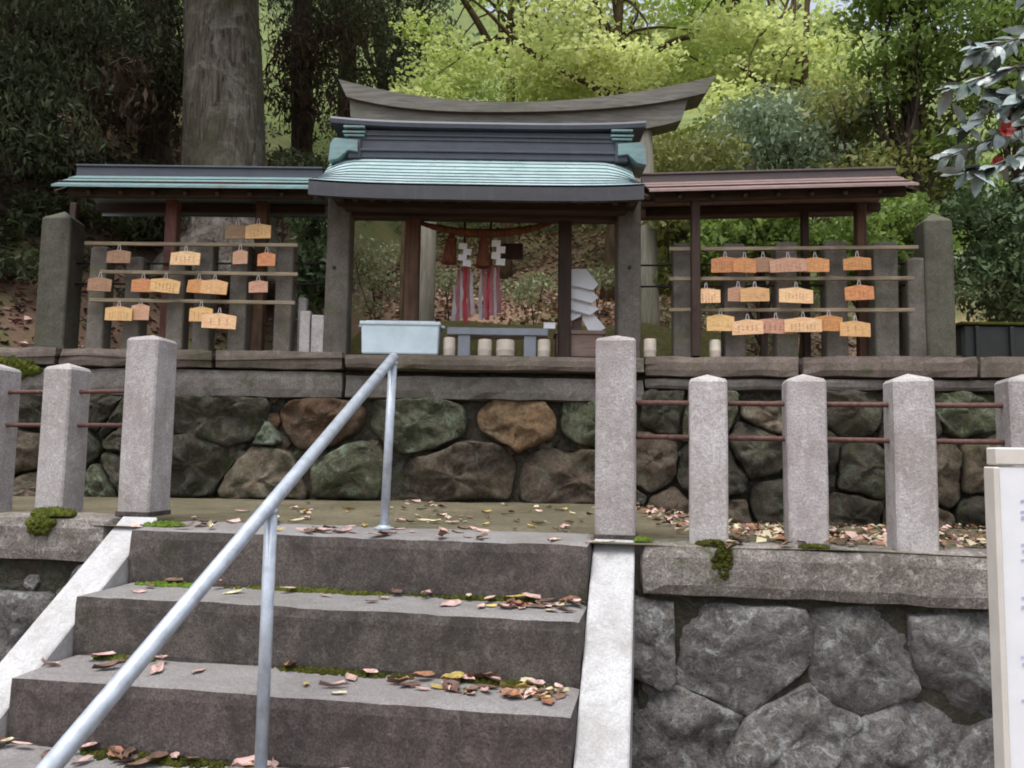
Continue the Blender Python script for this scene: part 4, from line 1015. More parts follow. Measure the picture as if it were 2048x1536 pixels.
# dark panel seen behind the wand
p = at(1212, 662, YG + .9); tag(mk('cabinet', J(xf(box(.14, .12, .30, bev=.006), (p.x, YG + .9, .975)), xf(box(.17, .15, .02, bev=.004), (p.x, YG + .9, 1.272))), M['navy']), 'dark navy cabinet behind the white paper wand', 'cabinet')

# dark tank at the far right behind the fence pillar
yk = 5.9; x0 = at(1928, 700, yk).x; zt = at(1990, 643, yk).z
t = thing('water_tank', 'black flat-topped tank behind the fence at the right edge', 'tank', (x0 + .7, yk + .3, .9))
mk('body', xf(box(1.5, .7, zt - .6, bev=.02), (x0 + .75, yk + .36, .58)), M['black'], t)
mk('rim', xf(box(1.54, .74, .022, bev=.005), (x0 + .75, yk + .36, zt - .026)), M['moss_dark'], t)
for i in range(6): mk('rib', xf(box(.03, .03, zt - .64, bev=.004), (x0 + .1 + .26 * i, yk - .002, .6)), M['black'], t)

# white signboard close on the right
ys = 1.95; xs0 = at(1996, 1200, ys).x; zt = at(2015, 896, ys).z; zc = at(2015, 934, ys).z
t = thing('signboard', 'white upright signboard with blue lettering at the right edge', 'sign', (xs0 + .17, ys, -1.14))
SW = .34
mk('panel', xf(box(SW, .035, zc + 1.0, bev=.004), (xs0 + SW / 2, ys, -1.0)), M['white'], t)
mk('cap', xf(box(SW + .008, .044, zt - zc - .003, bev=.004), (xs0 + SW / 2, ys, zc + .004)), M['offwhite'], t)
mk('edge_frame', xf(box(.014, .046, zc + 1.0, bev=.003), (xs0 - .004, ys, -1.0)), M['offwhite'], t)
mk('edge_frame', xf(box(.014, .046, zc + 1.0, bev=.003), (xs0 + SW + .004, ys, -1.0)), M['offwhite'], t)
for sx in (.05, SW - .05): mk('leg', xf(box(.04, .03, .3, bev=.003), (xs0 + sx, ys + .004, -1.16)), M['offwhite'], t)
Vt, Ft = [], []
rr = random.Random(3)
for (py, l) in ((1000, 10), (1018, 9), (1031, 14), (1086, 9), (1103, 12), (1120, 8), (1196, 10), (1214, 13), (1310, 9), (1326, 12), (1402, 10)):
    for kx in range(3):
        a = at(2040 + rr.uniform(0, 5) + kx * 9, py + rr.uniform(-4, 4), ys - .0195); b = len(Vt); w = .0035 + rr.uniform(0, .004); h = l / FPX * ys
        Vt += [a, a + Vector((w * 2.6, 0, h * .2)), a + Vector((w * 2.6, 0, -h * .25)), a + Vector((0, 0, -h * .5))]; Ft.append((b + 3, b + 2, b + 1, b))
stuff(mk('lettering', (Vt, Ft), M['blueink'], t))
# ------------------------------------------------------------------ vegetation
def leaf_quads(C, l, w, droop=0.0, flat=.5, rng=RNG, heading=None):
    """a folded pointed leaf at each point of C; flat=1 lays the leaves level"""
    n = len(C); a = rng.uniform(0, 2 * np.pi, n) if heading is None else rng.normal(heading, .7, n)
    pit = rng.normal(-droop, .9 * (1 - flat) + .12, n)
    d = np.stack([np.cos(a) * np.cos(pit), np.sin(a) * np.cos(pit), np.sin(pit)], 1)
    up = np.stack([rng.normal(0, 1.0 * (1 - flat) + .2, n), rng.normal(0, 1.0 * (1 - flat) + .2, n), np.ones(n)], 1)
    s = np.cross(d, up); s /= np.linalg.norm(s, axis=1, keepdims=True) + 1e-9
    k_ = rng.uniform(.5, 1.5, n); L_ = (l * k_)[:, None]; W_ = (w * k_ * rng.uniform(.65, 1.3, n))[:, None]
    nn = np.cross(s, d)
    V = np.empty((n, 4, 3)); V[:, 0] = C - d * L_ * .5; V[:, 1] = C + s * W_ * .5 + nn * W_ * .12; V[:, 2] = C + d * L_ * .5 - np.array([0, 0, 1]) * L_ * .08; V[:, 3] = C - s * W_ * .5 + nn * W_ * .12
    Fq = np.arange(n * 4).reshape(n, 4)
    return V.reshape(-1, 3), Fq
def clump_points(centres, radii, per, rng=RNG, shell=.5):
    out = []
    for c, r in zip(centres, radii):
        q = rng.normal(0, 1, (per, 3)); q /= np.linalg.norm(q, axis=1, keepdims=True); q *= (rng.uniform(0, 1, (per, 1)) ** shell); out.append(np.array(c) + q * np.array(r))
    return np.concatenate(out)
def limb(a, b, r0, r1, sag=.0, wob=.12, n=7, seed=0):
    a, b = Vector(a), Vector(b); L_ = (b - a).length; pts = []
    for i in range(n + 1):
        s = i / n; p = a.lerp(b, s) + Vector((0, 0, math.sin(s * math.pi) * sag * L_)); pts.append(p + noise.noise_vector(p * 1.3 + Vector((seed, 0, 0))) * wob * L_ * .35 * math.sin(s * math.pi))
    return tube(pts, [r0 + (r1 - r0) * i / n for i in range(n + 1)], 7)
def tree(name, label, base, trunk, tr, tm, crowns, limbs_to, lm=None, cat='tree', group=None, rootflare=0, nseg=14, nsides=16):
    """trunk: list of points; crowns: list of (points array, length, width, droop, flat, material)"""
    t = thing(name, label, cat, base, group)
    if trunk:
        P = [Vector(p) for p in trunk]; dense_, rad = [], []
        for i in range(nseg + 1):
            s = i / nseg * (len(P) - 1); j = min(int(s), len(P) - 2); dense_.append(P[j].lerp(P[j + 1], s - j))
            q = i / nseg; rad.append((tr[0] + (tr[1] - tr[0]) * q) * (1 + rootflare * max(0, 1 - q * 5) ** 2))
        parts = [rough(tube(dense_, rad, nsides), tr[0] * .16, 1.6 / max(tr[0] * 3, .2), len(WL) % 17, (1, 1, .25))]
        parts[0] = rough(parts[0], tr[0] * .07, 5, 3, (1, 1, .14))
        for (a, b, r0, r1, sag) in limbs_to: parts.append(limb(a, b, r0, r1, sag, .25, 8, random.random() * 9))
        mk('trunk', J(*parts), tm, t, smooth=True)
    for C, l, w, dr, fl, mat in crowns:
        V, Fq = leaf_quads(C, l, w, dr, fl); o = np_mesh('crown', V, 2, Fq, mat, t, origin=tuple(wloc(t)))
    return t
def foot(px, depth): x = at(px, 700, depth).x; return Vector((x, depth, hill_z(x, depth) - .1))
def rand_pts(n, px, py, dep, rng):
    return [at(rng.uniform(*px), rng.uniform(*py), rng.uniform(*dep)) for _ in range(n)]
rg = random.Random(5)
# bright maples
def maple(label, px, depth, top, branches, region, n, per, mat, r0=.11, rad=(.75, .75, .16)):
    b = foot(px, depth); tp = at(top[0], top[1], depth); tp2 = tp + Vector((.3, .5, 2.2))
    cs = rand_pts(n, region[0], region[1], region[2], rg); lm = []
    fork = b.lerp(tp, .75)
    for (bp) in branches:
        q = [at(x, y, depth + d) for x, y, d in bp]
        for i in range(len(q) - 1): lm.append((q[i], q[i + 1], .075 - .02 * i, .055 - .02 * i, .02))
    for c in cs[::2]:
        a = fork.lerp(tp2, rg.uniform(0, 1)); lm.append((a, c, .028, .006, .06))
    P = clump_points(cs, [(rad[0] * rg.uniform(.6, 1.25), rad[1] * rg.uniform(.6, 1.25), rad[2] * rg.uniform(.7, 1.6)) for _ in cs], per)
    return tree('maple_tree', label, b, [b, b.lerp(tp, .5) + Vector((.08, 0, 0)), tp, tp2], (r0, .03), M['maplebark'], [(P, .078, .066, .15, .62, M[mat])], lm, group='bright maples behind the torii')
maple('bright green maple with a reddish trunk above the torii left half', 1008, 13.0, (1018, 40), [[(1012, 130, 0), (940, 20, -.3), (860, -60, -.6)]], ((840, 1180), (-260, 205), (11.5, 15)), 46, 330, 'maple', .12)
maple('bright yellow-green maple with a dark forked trunk above the torii centre', 1216, 11.5, (1235, 40), [[(1216, 190, 0), (1130, 150, -.2), (1020, 70, -.4), (930, -10, -.6)], [(1222, 150, 0), (1300, 105, .2), (1420, 60, .4)]], ((1060, 1480), (-260, 205), (10, 13.5)), 52, 330, 'maple2', .13)
maple('bright yellow-green maple with thin limbs above the torii right end', 1440, 12.6, (1470, 0), [[(1446, 180, 0), (1520, 90, 0), (1600, 10, 0)]], ((1330, 1690), (-260, 275), (10.8, 14.5)), 56, 340, 'maple', .1)
maple('small yellow-green maple above the right rack roof', 1600, 10.4, (1610, 130), [[(1600, 260, 0), (1540, 180, 0), (1480, 130, 0)]], ((1470, 1720), (40, 285), (9.8, 11.5)), 30, 230, 'maple2', .06, (.6, .6, .14))
# low bright sprigs left of the torii lintel
b = foot(800, 9.2); P = clump_points([at(810, 197, 9.0), at(845, 206, 9.0), at(790, 300, 9.0)], [(.3, .3, .06)] * 3, 220)
tree('maple_sapling', 'low bright yellow-green maple spray behind the left torii end', b, [b, at(812, 260, 9.1), at(815, 200, 9.0)], (.03, .008), M['maplebark'], [(P, .07, .06, .1, .6, M['maple2'])], [], cat='sapling')
# pale far trees behind the maples
for i, (px, dep, lab, mat) in enumerate(((760, 15.5, 'grey-green broadleaf tree beyond the left end of the torii', 'silver'), (1100, 19, 'pale green tree high on the slope behind the maples', 'maple'), (1500, 18, 'pale yellow-green tree high on the slope at centre right', 'maple2'))):
    b = foot(px, dep); cs = rand_pts(40, (px - 190, px + 190), (-250, 260 if i == 0 else 190), (dep - 1.3, dep + 1.6), rg)
    tree('broadleaf_tree', lab, b, [b, at(px + 6, 150, dep), at(px - 5, -150, dep)], (.16, .06), M['darkbark'], [(clump_points(cs, [(.9, .9, .4)] * 40, 190), .12, .075, .2, .3, M[mat])], [(b.lerp(at(px, 0, dep), .6), c, .04, .01, .05) for c in cs[::3]], group='trees high on the slope')
# giant cedar and darker cedars on the left
b = foot(447, 9.4); x = b.x
tree('cedar_tree', 'huge pale-barked cedar trunk rising behind the left rack roof', b, [b, at(450, 300, 9.4), at(446, 100, 9.45), at(440, -200, 9.6), at(440, -900, 10)], (.53, .36), M['cedarbark'],
     [(clump_points(rand_pts(26, (150, 800), (-900, -160), (8, 11), rg), [(1.1, 1.1, .6)] * 26, 420), .2, .06, .7, .3, M['cedar'])], [], rootflare=.9, nseg=70, nsides=72, group='cedars on the left slope')
for i, (px, dep, r, lab, n, xr_, yr_) in enumerate((
        (306, 10.6, .24, 'brown cedar trunk left of the huge pale cedar', 9, (120, 380), (-200, 210)),
        (70, 9.5, .26, 'dark cedar trunk at the upper left, wrapped in foliage', 20, (-160, 260), (-120, 330)),
        (600, 12.5, .2, 'slender brown cedar trunk right of the huge pale cedar', 14, (530, 740), (-150, 210)),
        (188, 12.5, .22, 'thin dark cedar trunk between the upper left cedars', 16, (60, 360), (-150, 300)),
        (-80, 8.2, .3, 'dark cedar just outside the left edge with drooping foliage', 26, (-260, 120), (-200, 340)),
        (690, 14.5, .2, 'dark cedar trunk behind the left torii end', 22, (590, 830), (-200, 160)))):
    b = foot(px, dep); cs = rand_pts(n, xr_, yr_, (dep - 1.2, dep + 1.2), rg)
    cb = rand_pts(9, (540, 700) if px == 600 else xr_, (60, 240), (dep - 1, dep), rg)
    cr_ = [(clump_points(cs, [(.75, .75, .4)] * n, 800), .085, .026, .7, .2, M['cedar'])]
    if px in (600, 306, 188, 70): cr_.append((clump_points(cb, [(.5, .5, .45)] * 9, 260), .15, .03, .9, .3, M['cedarbrown']))
    tree('cedar_tree', lab, b, [b, at(px + 3, 300, dep), at(px + 6, 0, dep), at(px + 8, -500, dep)], (r, r * .7), M['darkbark'], cr_,
         [(Vector((b.x, b.y, c.z + .5)), c, .03, .008, .03) for c in cs[::2]], rootflare=.5, nseg=24, group='cedars on the left slope')
# right side: evergreen, olive, silver bushes
def bush(name, label, px, dep, xr_, yr_, n, per, rad, l, w, mat, droop=.2, flat=.3, group=None, trunk=.05, top=None, cat='bush', ddep=.7):
    b = foot(px, dep); cs = rand_pts(n, xr_, yr_, (dep - ddep, dep + ddep), rg)
    mid = at(px, (yr_[0] + yr_[1]) / 2, dep)
    return tree(name, label, b, [b, b.lerp(mid, .5) + Vector((.05, 0, 0)), mid], (trunk, trunk * .4), M['darkbark'], [(clump_points(cs, [rad] * n, per), l, w, droop, flat, M[mat])], [(b.lerp(mid, rg.uniform(.25, .9)), c, trunk * .35, .005, .05) for c in cs[::2]], cat=cat, group=group)
bush('evergreen_tree', 'dark green evergreen tree at the upper right', 1822, 8.4, (1690, 2010), (-260, 210), 60, 220, (.5, .5, .17), .085, .04, 'evergreen', .3, .4, trunk=.07, cat='tree')
bush('evergreen_tree', 'dark green evergreen tree filling the top right corner', 2030, 8.8, (1900, 2300), (-260, 300), 56, 240, (.5, .5, .2), .09, .042, 'evergreen', .3, .4, trunk=.1, cat='tree')
bush('silver_bush', 'silvery green bush above the right rack roof', 1580, 9.4, (1420, 1740), (205, 345), 40, 210, (.5, .5, .2), .08, .034, 'silver', .3, .4)
bush('olive_bush', 'olive yellow bush right of the torii end above the rack roof', 1370, 8.9, (1295, 1440), (275, 470), 24, 260, (.4, .4, .22), .075, .04, 'olive')
bush('olive_bush', 'olive brown bush beside a dark trunk near the right roof end', 1790, 8.9, (1660, 1910), (200, 440), 40, 200, (.42, .42, .24), .075, .04, 'olive', trunk=.07)
bush('leafy_shrub', 'green shrub behind the right votive tablets', 1520, 8.0, (1400, 1640), (400, 500), 24, 380, (.25, .25, .18), .075, .04, 'evergreen', .3, .4)
bush('leafy_shrub', 'dark shrub behind the right end of the right rack', 1740, 8.2, (1640, 1840), (390, 560), 26, 330, (.27, .27, .2), .075, .04, 'evergreen')
bush('leafy_shrub', 'grey-green shrub on the slope at the right edge', 1990, 8.4, (1910, 2120), (380, 620), 34, 330, (.34, .34, .24), .075, .035, 'shrub')
bush('leafy_shrub', 'olive shrub on the slope behind the lower right rack', 1370, 8.0, (1300, 1420), (410, 560), 16, 330, (.22, .22, .2), .07, .035, 'olive')
# shrubs seen through and beside the gate
bush('leafy_shrub', 'dark green shrub behind the left gate post', 628, 7.2, (590, 665), (400, 600), 18, 300, (.2, .2, .2), .08, .035, 'shrub')
bush('leafy_shrub', 'grey-green shrub seen through the left of the gate', 745, 9.6, (705, 800), (500, 610), 9, 120, (.3, .3, .16), .06, .026, 'fern', trunk=.015)
bush('leafy_shrub', 'pale green shrub seen between the bell cloths and the rope post', 890, 10.3, (860, 930), (550, 580), 5, 110, (.3, .3, .14), .06, .026, 'fern', trunk=.015)
bush('leafy_shrub', 'pale green shrub seen right of the bell cloths', 1060, 10.2, (1010, 1110), (555, 600), 6, 110, (.3, .3, .14), .06, .026, 'fern', trunk=.015)
bush('leafy_shrub', 'pale green shrub seen behind the paper wand', 1190, 10.0, (1150, 1240), (545, 590), 5, 110, (.3, .3, .16), .06, .026, 'fern', trunk=.015)
bush('leafy_shrub', 'small dark bush at the left edge above the leaf slope', 40, 8.2, (-40, 150), (470, 560), 16, 300, (.25, .25, .18), .08, .035, 'cedar')
for i, (px, dep, xr2, yr2, lab) in enumerate(((120, 8.8, (40, 220), (400, 470), 'low dark fern clump on the slope left of the pale cedar'), (250, 9.6, (190, 340), (330, 400), 'low dark fern clump below the brown cedar trunk'), (560, 9.4, (520, 640), (300, 390), 'low dark fern clump right of the pale cedar foot'), (330, 9.2, (260, 400), (400, 470), 'low dark fern clump under the left rack roof'))):
    bush('fern_clump', lab, px, dep, xr2, yr2, 14, 300, (.32, .32, .14), .09, .03, 'cedar', .3, .3, group='fern clumps on the left slope', trunk=.015, cat='fern')
# mossy bank behind the gate
def mound(cx, cy, cz, rx, ry, h, nx=26, ny=12, amp=.05, fr=2.2, seed=0):
    V, Fc = [], []
    for j in range(ny + 1):
        for i in range(nx + 1):
            a = -1 + 2 * i / nx; b = -1 + 2 * j / ny; rr_ = min(1, math.hypot(a, b) if rx < 3 * ry else max(abs(a) ** 4, abs(b))); z = h * (1 - rr_ ** 2.2)
            p = Vector((cx + a * rx, cy + b * ry, cz + z)); V.append(p + noise.noise_vector(p * fr + Vector((seed, 0, 0))) * amp * (1 - rr_ * .6))
    n = nx + 1
    return V, [(j * n + i, j * n + i + 1, j * n + n + i + 1, j * n + n + i) for j in range(ny) for i in range(nx)]
struct(mk('moss_bank', mound(.3, 7.45, .9, 2.0, .55, .66, 40, 14, .09, 2.0), M['moss_bank'], smooth=True))
struct(mk('moss_bank', mound(-5.0, 6.3, .8, 1.1, .5, .3, 24, 12, .08, 2.6, 4), M['moss'], smooth=True))

# leaf litter on the slope: uncountable
def litter(name, n, xr_, yr_, zf, l, mats, seed):
    rng = np.random.default_rng(seed); X = rng.uniform(*xr_, n); Y = rng.uniform(*yr_, n); Zv = np.array([zf(a, b) for a, b in zip(X, Y)]) + .012 + rng.uniform(0, .02, n)
    V, Fq = leaf_quads(np.stack([X, Y, Zv], 1), l, l * .55, 0, .82, rng); return stuff(np_mesh(name, V, 2, Fq, mats, fm=rng.integers(0, len(mats), n)))
o = litter('leaf_litter', 16000, (-2.0, 5.5), (7.8, 15), hill_z, .085, [LEAFM[k_] for k_ in ('pink', 'pink', 'pink', 'cream', 'orange')], 3); o['label'] = 'pinkish brown fallen leaves covering the slope behind the gate'; o['category'] = 'leaf litter'
o = litter('leaf_litter', 9000, (-6.5, -1.9), (6.2, 13), hill_z, .075, [LEAFM[k_] for k_ in ('brown', 'brown', 'pink', 'red', 'brown')], 5); o['label'] = 'dim brown fallen leaves covering the slope on the left'; o['category'] = 'leaf litter'
o = litter('leaf_litter', 2200, (.75, 4.2), (3.05, 5.3), plat_z, .05, [LEAFM[k_] for k_ in ('pink', 'brown', 'cream', 'brown', 'orange')], 4); o['label'] = 'dense fallen leaves on the ground behind the right granite posts'; o['category'] = 'leaf litter'

# ground cover on the slope: uncountable
def cover(name, label, n, xr_, yr_, h, l, w, mat, seed):
    rng = np.random.default_rng(seed); X = rng.uniform(*xr_, n); Y = rng.uniform(*yr_, n)
    m = np.array([noise.noise(Vector((a * .7, b * .7, seed))) for a, b in zip(X, Y)]); k_ = m > -.12; X, Y, m = X[k_], Y[k_], m[k_]
    Zv = np.array([hill_z(a, b) for a, b in zip(X, Y)]) + rng.uniform(0, 1, len(X)) ** 1.5 * h * (.4 + m * 1.4)
    V, Fq = leaf_quads(np.stack([X, Y, Zv], 1), l, w, .1, .35, rng); o = stuff(np_mesh(name, V, 2, Fq, M[mat])); o['label'] = label; o['category'] = 'ground cover'
cover('undergrowth', 'olive green undergrowth covering the slope on the right', 26000, (1.5, 11), (8.5, 18), .5, .10, .045, 'fern', 12)
cover('undergrowth', 'pale green undergrowth high on the slope behind the maples', 30000, (-3.5, 9), (14.5, 26), .9, .15, .08, 'fern', 13)
cover('undergrowth', 'dim green undergrowth far up the slope behind the evergreens', 30000, (3.5, 17), (15, 32), 1.0, .2, .09, 'evergreen', 15)
cover('undergrowth', 'dark fern undergrowth covering the slope under the cedars', 9000, (-11, -2.2), (7.5, 17), .4, .11, .035, 'cedar', 14)

# ------------------------------------------------------------------ moss cushions
def tufts(vf, n, l, rng):
    V0 = np.array([tuple(p) for p in vf[0]]); Fs = vf[1]; out, fq = [], []
    for _ in range(n):
        f = Fs[rng.integers(len(Fs))]; w = rng.dirichlet(np.ones(len(f))); c = sum(V0[i] * ww for i, ww in zip(f, w))
        a = rng.uniform(0, 6.28); d = np.array([math.cos(a) * .5, math.sin(a) * .5 - .2, 1.0]) * l * rng.uniform(.5, 1.2); s = np.array([-math.sin(a), math.cos(a), 0]) * l * .22
        b = len(out); out += [Vector(c - s), Vector(c + s), Vector(c + d)]; fq.append((b, b + 1, b + 2))
    return J(vf, (out, fq))
def moss(label, c, a1, a2, nrm, mat='moss', sd=0, n=150, r=.012, lip=0.0):
    """a patch of small moss cushions spread over an irregular blob; a1 and a2 are its half axes on the stone"""
    rr = random.Random(sd); c = Vector(c); parts = []
    hemi = [(.0, 1.0)]; K = 6
    for i in range(n):
        th = rr.uniform(0, 6.283); q = rr.random() ** .55 * (.72 + .38 * noise.noise(Vector((math.cos(th) * 1.6, math.sin(th) * 1.6, sd * 3.7))))
        x, y = math.cos(th) * q, math.sin(th) * q
        p = c + a1 * x + a2 * y; s_ = r * rr.uniform(.55, 1.35) * (1.15 - .6 * q)
        e1 = nrm.orthogonal().normalized(); e2 = nrm.cross(e1); V = []; ro = rr.uniform(0, 1)
        for rad, h in ((1.0, -.3), (.92, .35), (.55, .8)):
            for k_ in range(K):
                a = 6.283 * k_ / K + ro; jit = rr.uniform(.8, 1.2); V.append(p + (e1 * math.cos(a) + e2 * math.sin(a)) * s_ * rad * jit + nrm * s_ * h * rr.uniform(.8, 1.2))
        V.append(p + nrm * s_ * rr.uniform(.9, 1.25)); Fc = []
        for g in range(2):
            for k_ in range(K): l = (k_ + 1) % K; Fc.append((g * K + k_, g * K + l, g * K + K + l, g * K + K + k_))
        for k_ in range(K): Fc.append((2 * K + k_, 2 * K + (k_ + 1) % K, 3 * K))
        if rr.random() < .9:
            pass
        parts.append((V, Fc))
    vf = J(*parts); vf = tufts(vf, n * 4, r * .55, np.random.default_rng(sd + 50))
    tag(mk('moss_cushion', vf, M[mat]), label, 'moss', 'moss cushions on the stonework')
UPV = Vector((0, 0, 1))
moss('round green moss cushion on the edge of the left kerb', st(-2.14, .155, .035), SU * .13, SV * .06 , UPV, 'moss', 1, 130, .022)
moss('lobe of moss on the face of the left kerb', st(-2.15, .108, -.012), SU * .085, UPV * .06, NV, 'moss', 15, 90, .02)
moss('bright green moss patch at the head of the left sloped slab', st(-1.56, .14, .0), SU * .11, SV * .07, UPV, 'moss_bright', 2, 130, .016)
moss('moss tuft at the foot of the first granite post right of the steps', st(.78, .15, .0), SU * .10, SV * .03, UPV, 'moss_dark', 3, 80, .014)
moss('moss running down the kerb face below the first right post', st(.81, .107, -.055), SU * .045, UPV * .075, NV, 'moss_dark', 4, 110, .011)
moss('moss tuft at the foot of the second granite post right of the steps', st(1.15, .155, .0), SU * .08, SV * .03, UPV, 'moss_dark', 5, 60, .012)
moss('small moss tuft at the right foot of the right tall pillar', st(.50, .215, .0), SU * .045, SV * .035, UPV, 'moss_bright', 6, 40, .012)
for i, (u, n_, rx, ry, cnt, mt, lab) in enumerate(((-1.42, 1, .17, .05, 130, 'moss_bright', 'bright moss strip at the left end of the second tread'), (-.80, 1, .46, .03, 210, 'moss', 'long green moss strip under the top riser left of centre'), (-.12, 1, .36, .024, 150, 'moss_dark', 'dark moss strip under the top riser right of centre'),
        (-1.40, 2, .2, .04, 120, 'moss', 'green moss strip at the left end of the third tread'), (-.55, 2, .36, .035, 180, 'moss_dark', 'dark moss strip under the second riser at centre'), (.05, 2, .22, .03, 110, 'moss_dark', 'dark moss strip under the second riser at right'),
        (-1.05, 3, .38, .045, 200, 'moss_dark', 'dark moss strip under the third riser at left'), (-.3, 3, .42, .04, 200, 'moss_dark', 'dark moss strip under the third riser at centre'))):
    moss(lab, st(u, -n_ * T + T - .008 - ry * .35, -n_ * H), SU * rx, SV * ry, UPV, mt, 20 + i, cnt, .013)
moss('rounded green moss mound on the wall at the far left edge', at(25, 735, YB - .02), Vector((.22, 0, 0)), Vector((0, 0, .10)), Vector((0, -1, .6)).normalized(), 'moss', 40, 200, .035)

# ------------------------------------------------------------------ fallen leaves, one by one
def leaf_mesh(sd):
    r = random.Random(sd * 13 + 1); c = r.uniform(.2, 1.0); tw = r.uniform(-.7, .7); wd = r.uniform(.75, 1.35); V = []; asym = r.uniform(-.06, .06)
    prof = ((-.5, 0), (-.36, .12), (-.2, .2), (-.02, .235), (.14, .2), (.3, .13), (.42, .06), (.52, 0)); rows = []
    for x, w in prof:
        z = c * (x * x * .7) - .02 + asym * x; rows.append(len(V))
        for k_ in ((0,) if w == 0 else (-1, 0, 1)):
            ww = w * wd * (r.uniform(.7, 1.15) if k_ else 1); V.append(Vector((x + (r.uniform(-.03, .03) if k_ else 0), k_ * ww + asym * math.sin(x * 5), z + abs(k_) * c * .22 * (1 + .5 * k_ * tw) + k_ * tw * x * .25)))
    V.append(Vector((-.74, .03, .04))); Fc = [(0, 1, 2), (0, 2, 3)]
    for a in range(1, len(prof) - 2):
        p, q = rows[a], rows[a + 1]; Fc += [(p, q, q + 1, p + 1), (p + 1, q + 1, q + 2, p + 2)]
    p, e = rows[-2], rows[-1]; Fc += [(p, e, p + 1), (p + 1, e, p + 2), (0, len(V) - 1, 2)]
    return V, Fc
LM = {(k_, i): mesh_of('fallen_leaf', leaf_mesh(i + hash(k_) % 1), LEAFM[k_], True) for k_ in LEAFM for i in range(6)}
lr = random.Random(11); NAMES = {'pink': 'pale pink', 'cream': 'cream', 'yellow': 'yellow', 'orange': 'orange', 'brown': 'dark brown', 'red': 'reddish'}
def fallen(p, where, u, back, size=.082, cols='pink pink pink pink pink cream brown brown orange brown yellow'.split()):
    k_ = lr.choice(cols); sz = size * lr.uniform(.65, 1.3)
    o = place('fallen_leaf', LM[(k_, lr.randrange(6))], None, p, rot=(lr.uniform(-.14, .14), lr.uniform(-.14, .14), lr.uniform(0, 6.28)), scale=[sz, sz * lr.uniform(.75, 1.2), sz * lr.uniform(.4, 1.1)])
    q = (u - ul) / (ur - ul); side = ['at the far left', 'left of handrail post', 'left of centre', 'at centre', 'right of centre', 'near the right end'][max(0, min(5, int(q * 6)))]
    tag(o, '%s %s fallen leaf %s, %s, %s' % ('small' if sz < size * .9 else ('large' if sz > size * 1.1 else 'medium'), NAMES[k_], where, side, 'at the back' if back else 'at the front'), 'leaf', 'fallen leaves %s' % where)
for n_, cnt, where in ((1, 36, 'on the second tread'), (2, 54, 'on the third tread'), (3, 42, 'on the lowest tread')):
    for i in range(cnt):
        u = lr.choice([lr.uniform(ul + .05, ur - .05), lr.uniform(-.5, ur - .04), lr.uniform(-.05, ur - .04)]) if n_ < 3 else lr.uniform(ul, ur - .1)
        v = -n_ * T + T - .02 - abs(lr.gauss(0, .085)); v = max(v, -n_ * T + .05); hgt = .006
        if v > -n_ * T + T - .07: hgt += .014
        fallen(st(u, v, -n_ * H + hgt), where, u, v > -n_ * T + T - .09)
for i in range(130):
    u = lr.uniform(-1.7, .75); p = st(u, .06 + 2.2 * lr.random() ** 1.3)
    if p.y > 5.45: continue
    fallen(Vector((p.x, p.y, plat_z(p.x, p.y) + .008)), 'on the paving', u, p.y > 4.3, .07, 'pink cream cream pink yellow brown brown pink brown pink'.split())
for i in range(14):
    u = lr.uniform(-1.5, .3); v = lr.uniform(.02, .12); fallen(st(u, v, .008), 'on the top step', u, v > .07, .08)

# ------------------------------------------------------------------ camellia reaching in from the right
cb = Vector((2.75, 3.55, plat_z(2.75, 3.55)))
cam_t = thing('camellia_tree', 'dark camellia with pale shining leaves reaching in from the right edge', 'tree', cb)
YC = 3.1
bp = [[(2200, 120), (2090, 60), (2010, 85), (1950, 100)], [(2200, 160), (2090, 120), (1990, 145), (1900, 178)], [(2200, 220), (2080, 180), (1990, 215), (1910, 262)], [(2200, 280), (2090, 230), (1990, 275), (1890, 315)], [(2200, 320), (2080, 290), (1990, 330), (1920, 345)], [(2200, 250), (2100, 200), (2040, 190), (2000, 180)], [(2200, 60), (2100, 0), (2030, -40), (1960, -60)]]
paths = []
for i, b in enumerate(bp):
    paths.append([at(x, y, YC + .1 * math.sin(i * 2.1 + j) + (.35 if j == 0 else 0)) for j, (x, y) in enumerate(b)])
tk = [cb, Vector((2.66, 3.5, .6)), Vector((2.78, 3.46, 1.2)), Vector((2.64, 3.5, 1.8)), Vector((2.74, 3.42, 2.4)), Vector((2.62, 3.44, 3.0))]
xr2 = random.Random(9)
for i in range(13):
    a = xr2.uniform(-1.2, 1.7); z0 = xr2.uniform(1.75, 2.9); L_ = xr2.uniform(.45, .9); o0 = Vector((2.68, 3.46, z0)); dv = Vector((math.cos(a), math.sin(a), .25))
    paths.append([o0 + dv * L_ * f + Vector((0, 0, -.25 * f * f * L_)) for f in (.2, .5, .8, 1.0)])
parts = [tube(tk, [.042, .037, .034, .03, .025, .015], 9)]
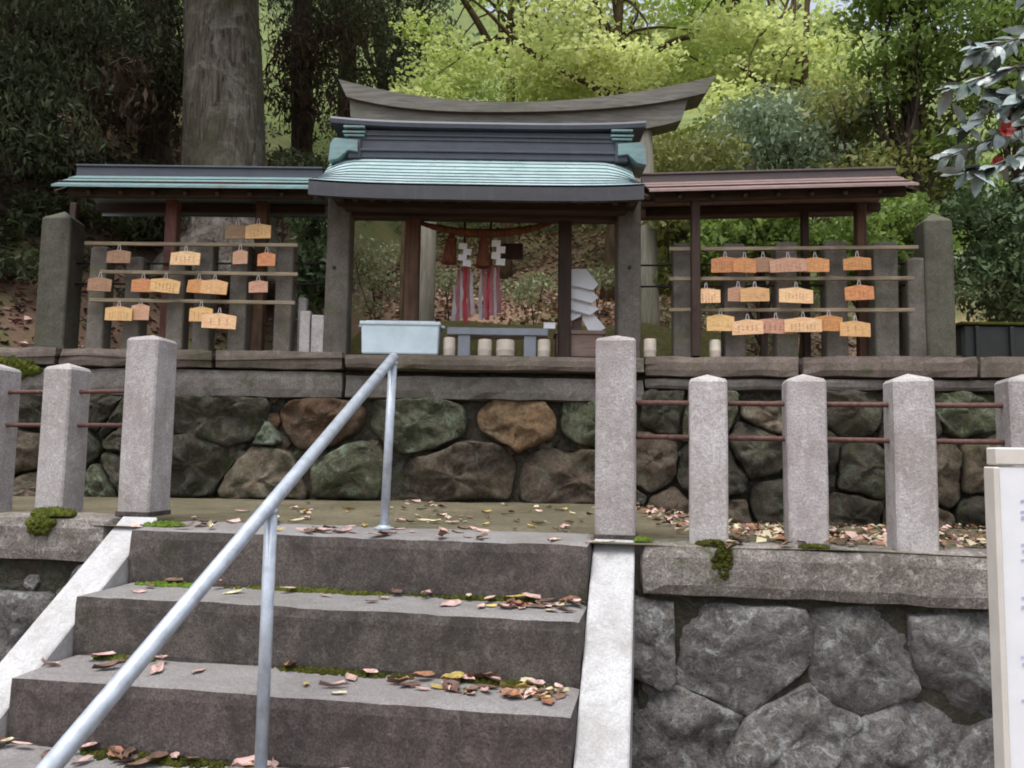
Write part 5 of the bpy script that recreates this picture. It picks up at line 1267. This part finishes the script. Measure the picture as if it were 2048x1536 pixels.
for p in paths:
    root = min((Vector(a).lerp(Vector(b_), s) for a, b_ in zip(tk[1:-1], tk[2:]) for s in (0, .3, .6)), key=lambda q: (q - p[0]).length)
    parts.append(tube([root] + p, [.016, .010, .007, .005, .002], 6))
mk('branches', J(*parts), M['twig'], cam_t, smooth=True)
def glossy_leaf(c):
    V, Fc = [], []; prof = ((-.5, .0), (-.36, .13), (-.15, .21), (.08, .215), (.3, .14), (.44, .05), (.52, 0))
    for x, w in prof:
        z = -c * (x + .1) ** 2
        V += [Vector((x, -w, z + w * .1)), Vector((x, 0, z)), Vector((x, w, z + w * .1))]
    for i in range(len(prof) - 1):
        for k_ in (0, 1): Fc.append((i * 3 + k_, i * 3 + 3 + k_, i * 3 + 4 + k_, i * 3 + 1 + k_))
    return V, Fc
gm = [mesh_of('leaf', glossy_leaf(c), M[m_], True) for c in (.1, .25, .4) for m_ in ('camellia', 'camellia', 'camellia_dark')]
cr = random.Random(4)
def cleaf(p, d, sz):
    d = d.normalized(); upv = Vector((cr.gauss(-.1, .5), -.8 + cr.gauss(0, .5), .8)); s = upv.cross(d).normalized(); n_ = d.cross(s)
    Mx = Matrix(((d.x, s.x, n_.x), (d.y, s.y, n_.y), (d.z, s.z, n_.z)))
    o = place('leaf', cr.choice(gm), cam_t, p, rot=Mx.to_euler(), scale=[sz] * 3)
for p in paths:
    for j in range(3):
        for s in range(14):
            q = p[j].lerp(p[j + 1], (s + cr.random()) / 14); d = Vector((-.75 + cr.gauss(0, .6), cr.gauss(0, .55), -.45 + cr.gauss(0, .45)))
            sz = cr.uniform(.07, .125); cleaf(q + d.normalized() * sz * .5, d, sz)
for px, py, lab in ((2008, 262, ''), (1992, 330, '')):
    c = at(px, py, YC - .02); parts = []
    for i in range(6):
        a = i * 1.05; dv = Vector((math.cos(a), -.5, math.sin(a))).normalized(); sd_ = Vector((-math.sin(a), 0, math.cos(a)))
        V = [c, c + dv * .022 + sd_ * .016, c + dv * .04 + Vector((0, -.006, 0)), c + dv * .022 - sd_ * .016]; parts.append((V, [(0, 1, 2, 3)]))
    mk('flower', J(*parts, tube([c, c + Vector((0, -.02, 0))], [.01, .004], 6)), M['redleaf'], cam_t)
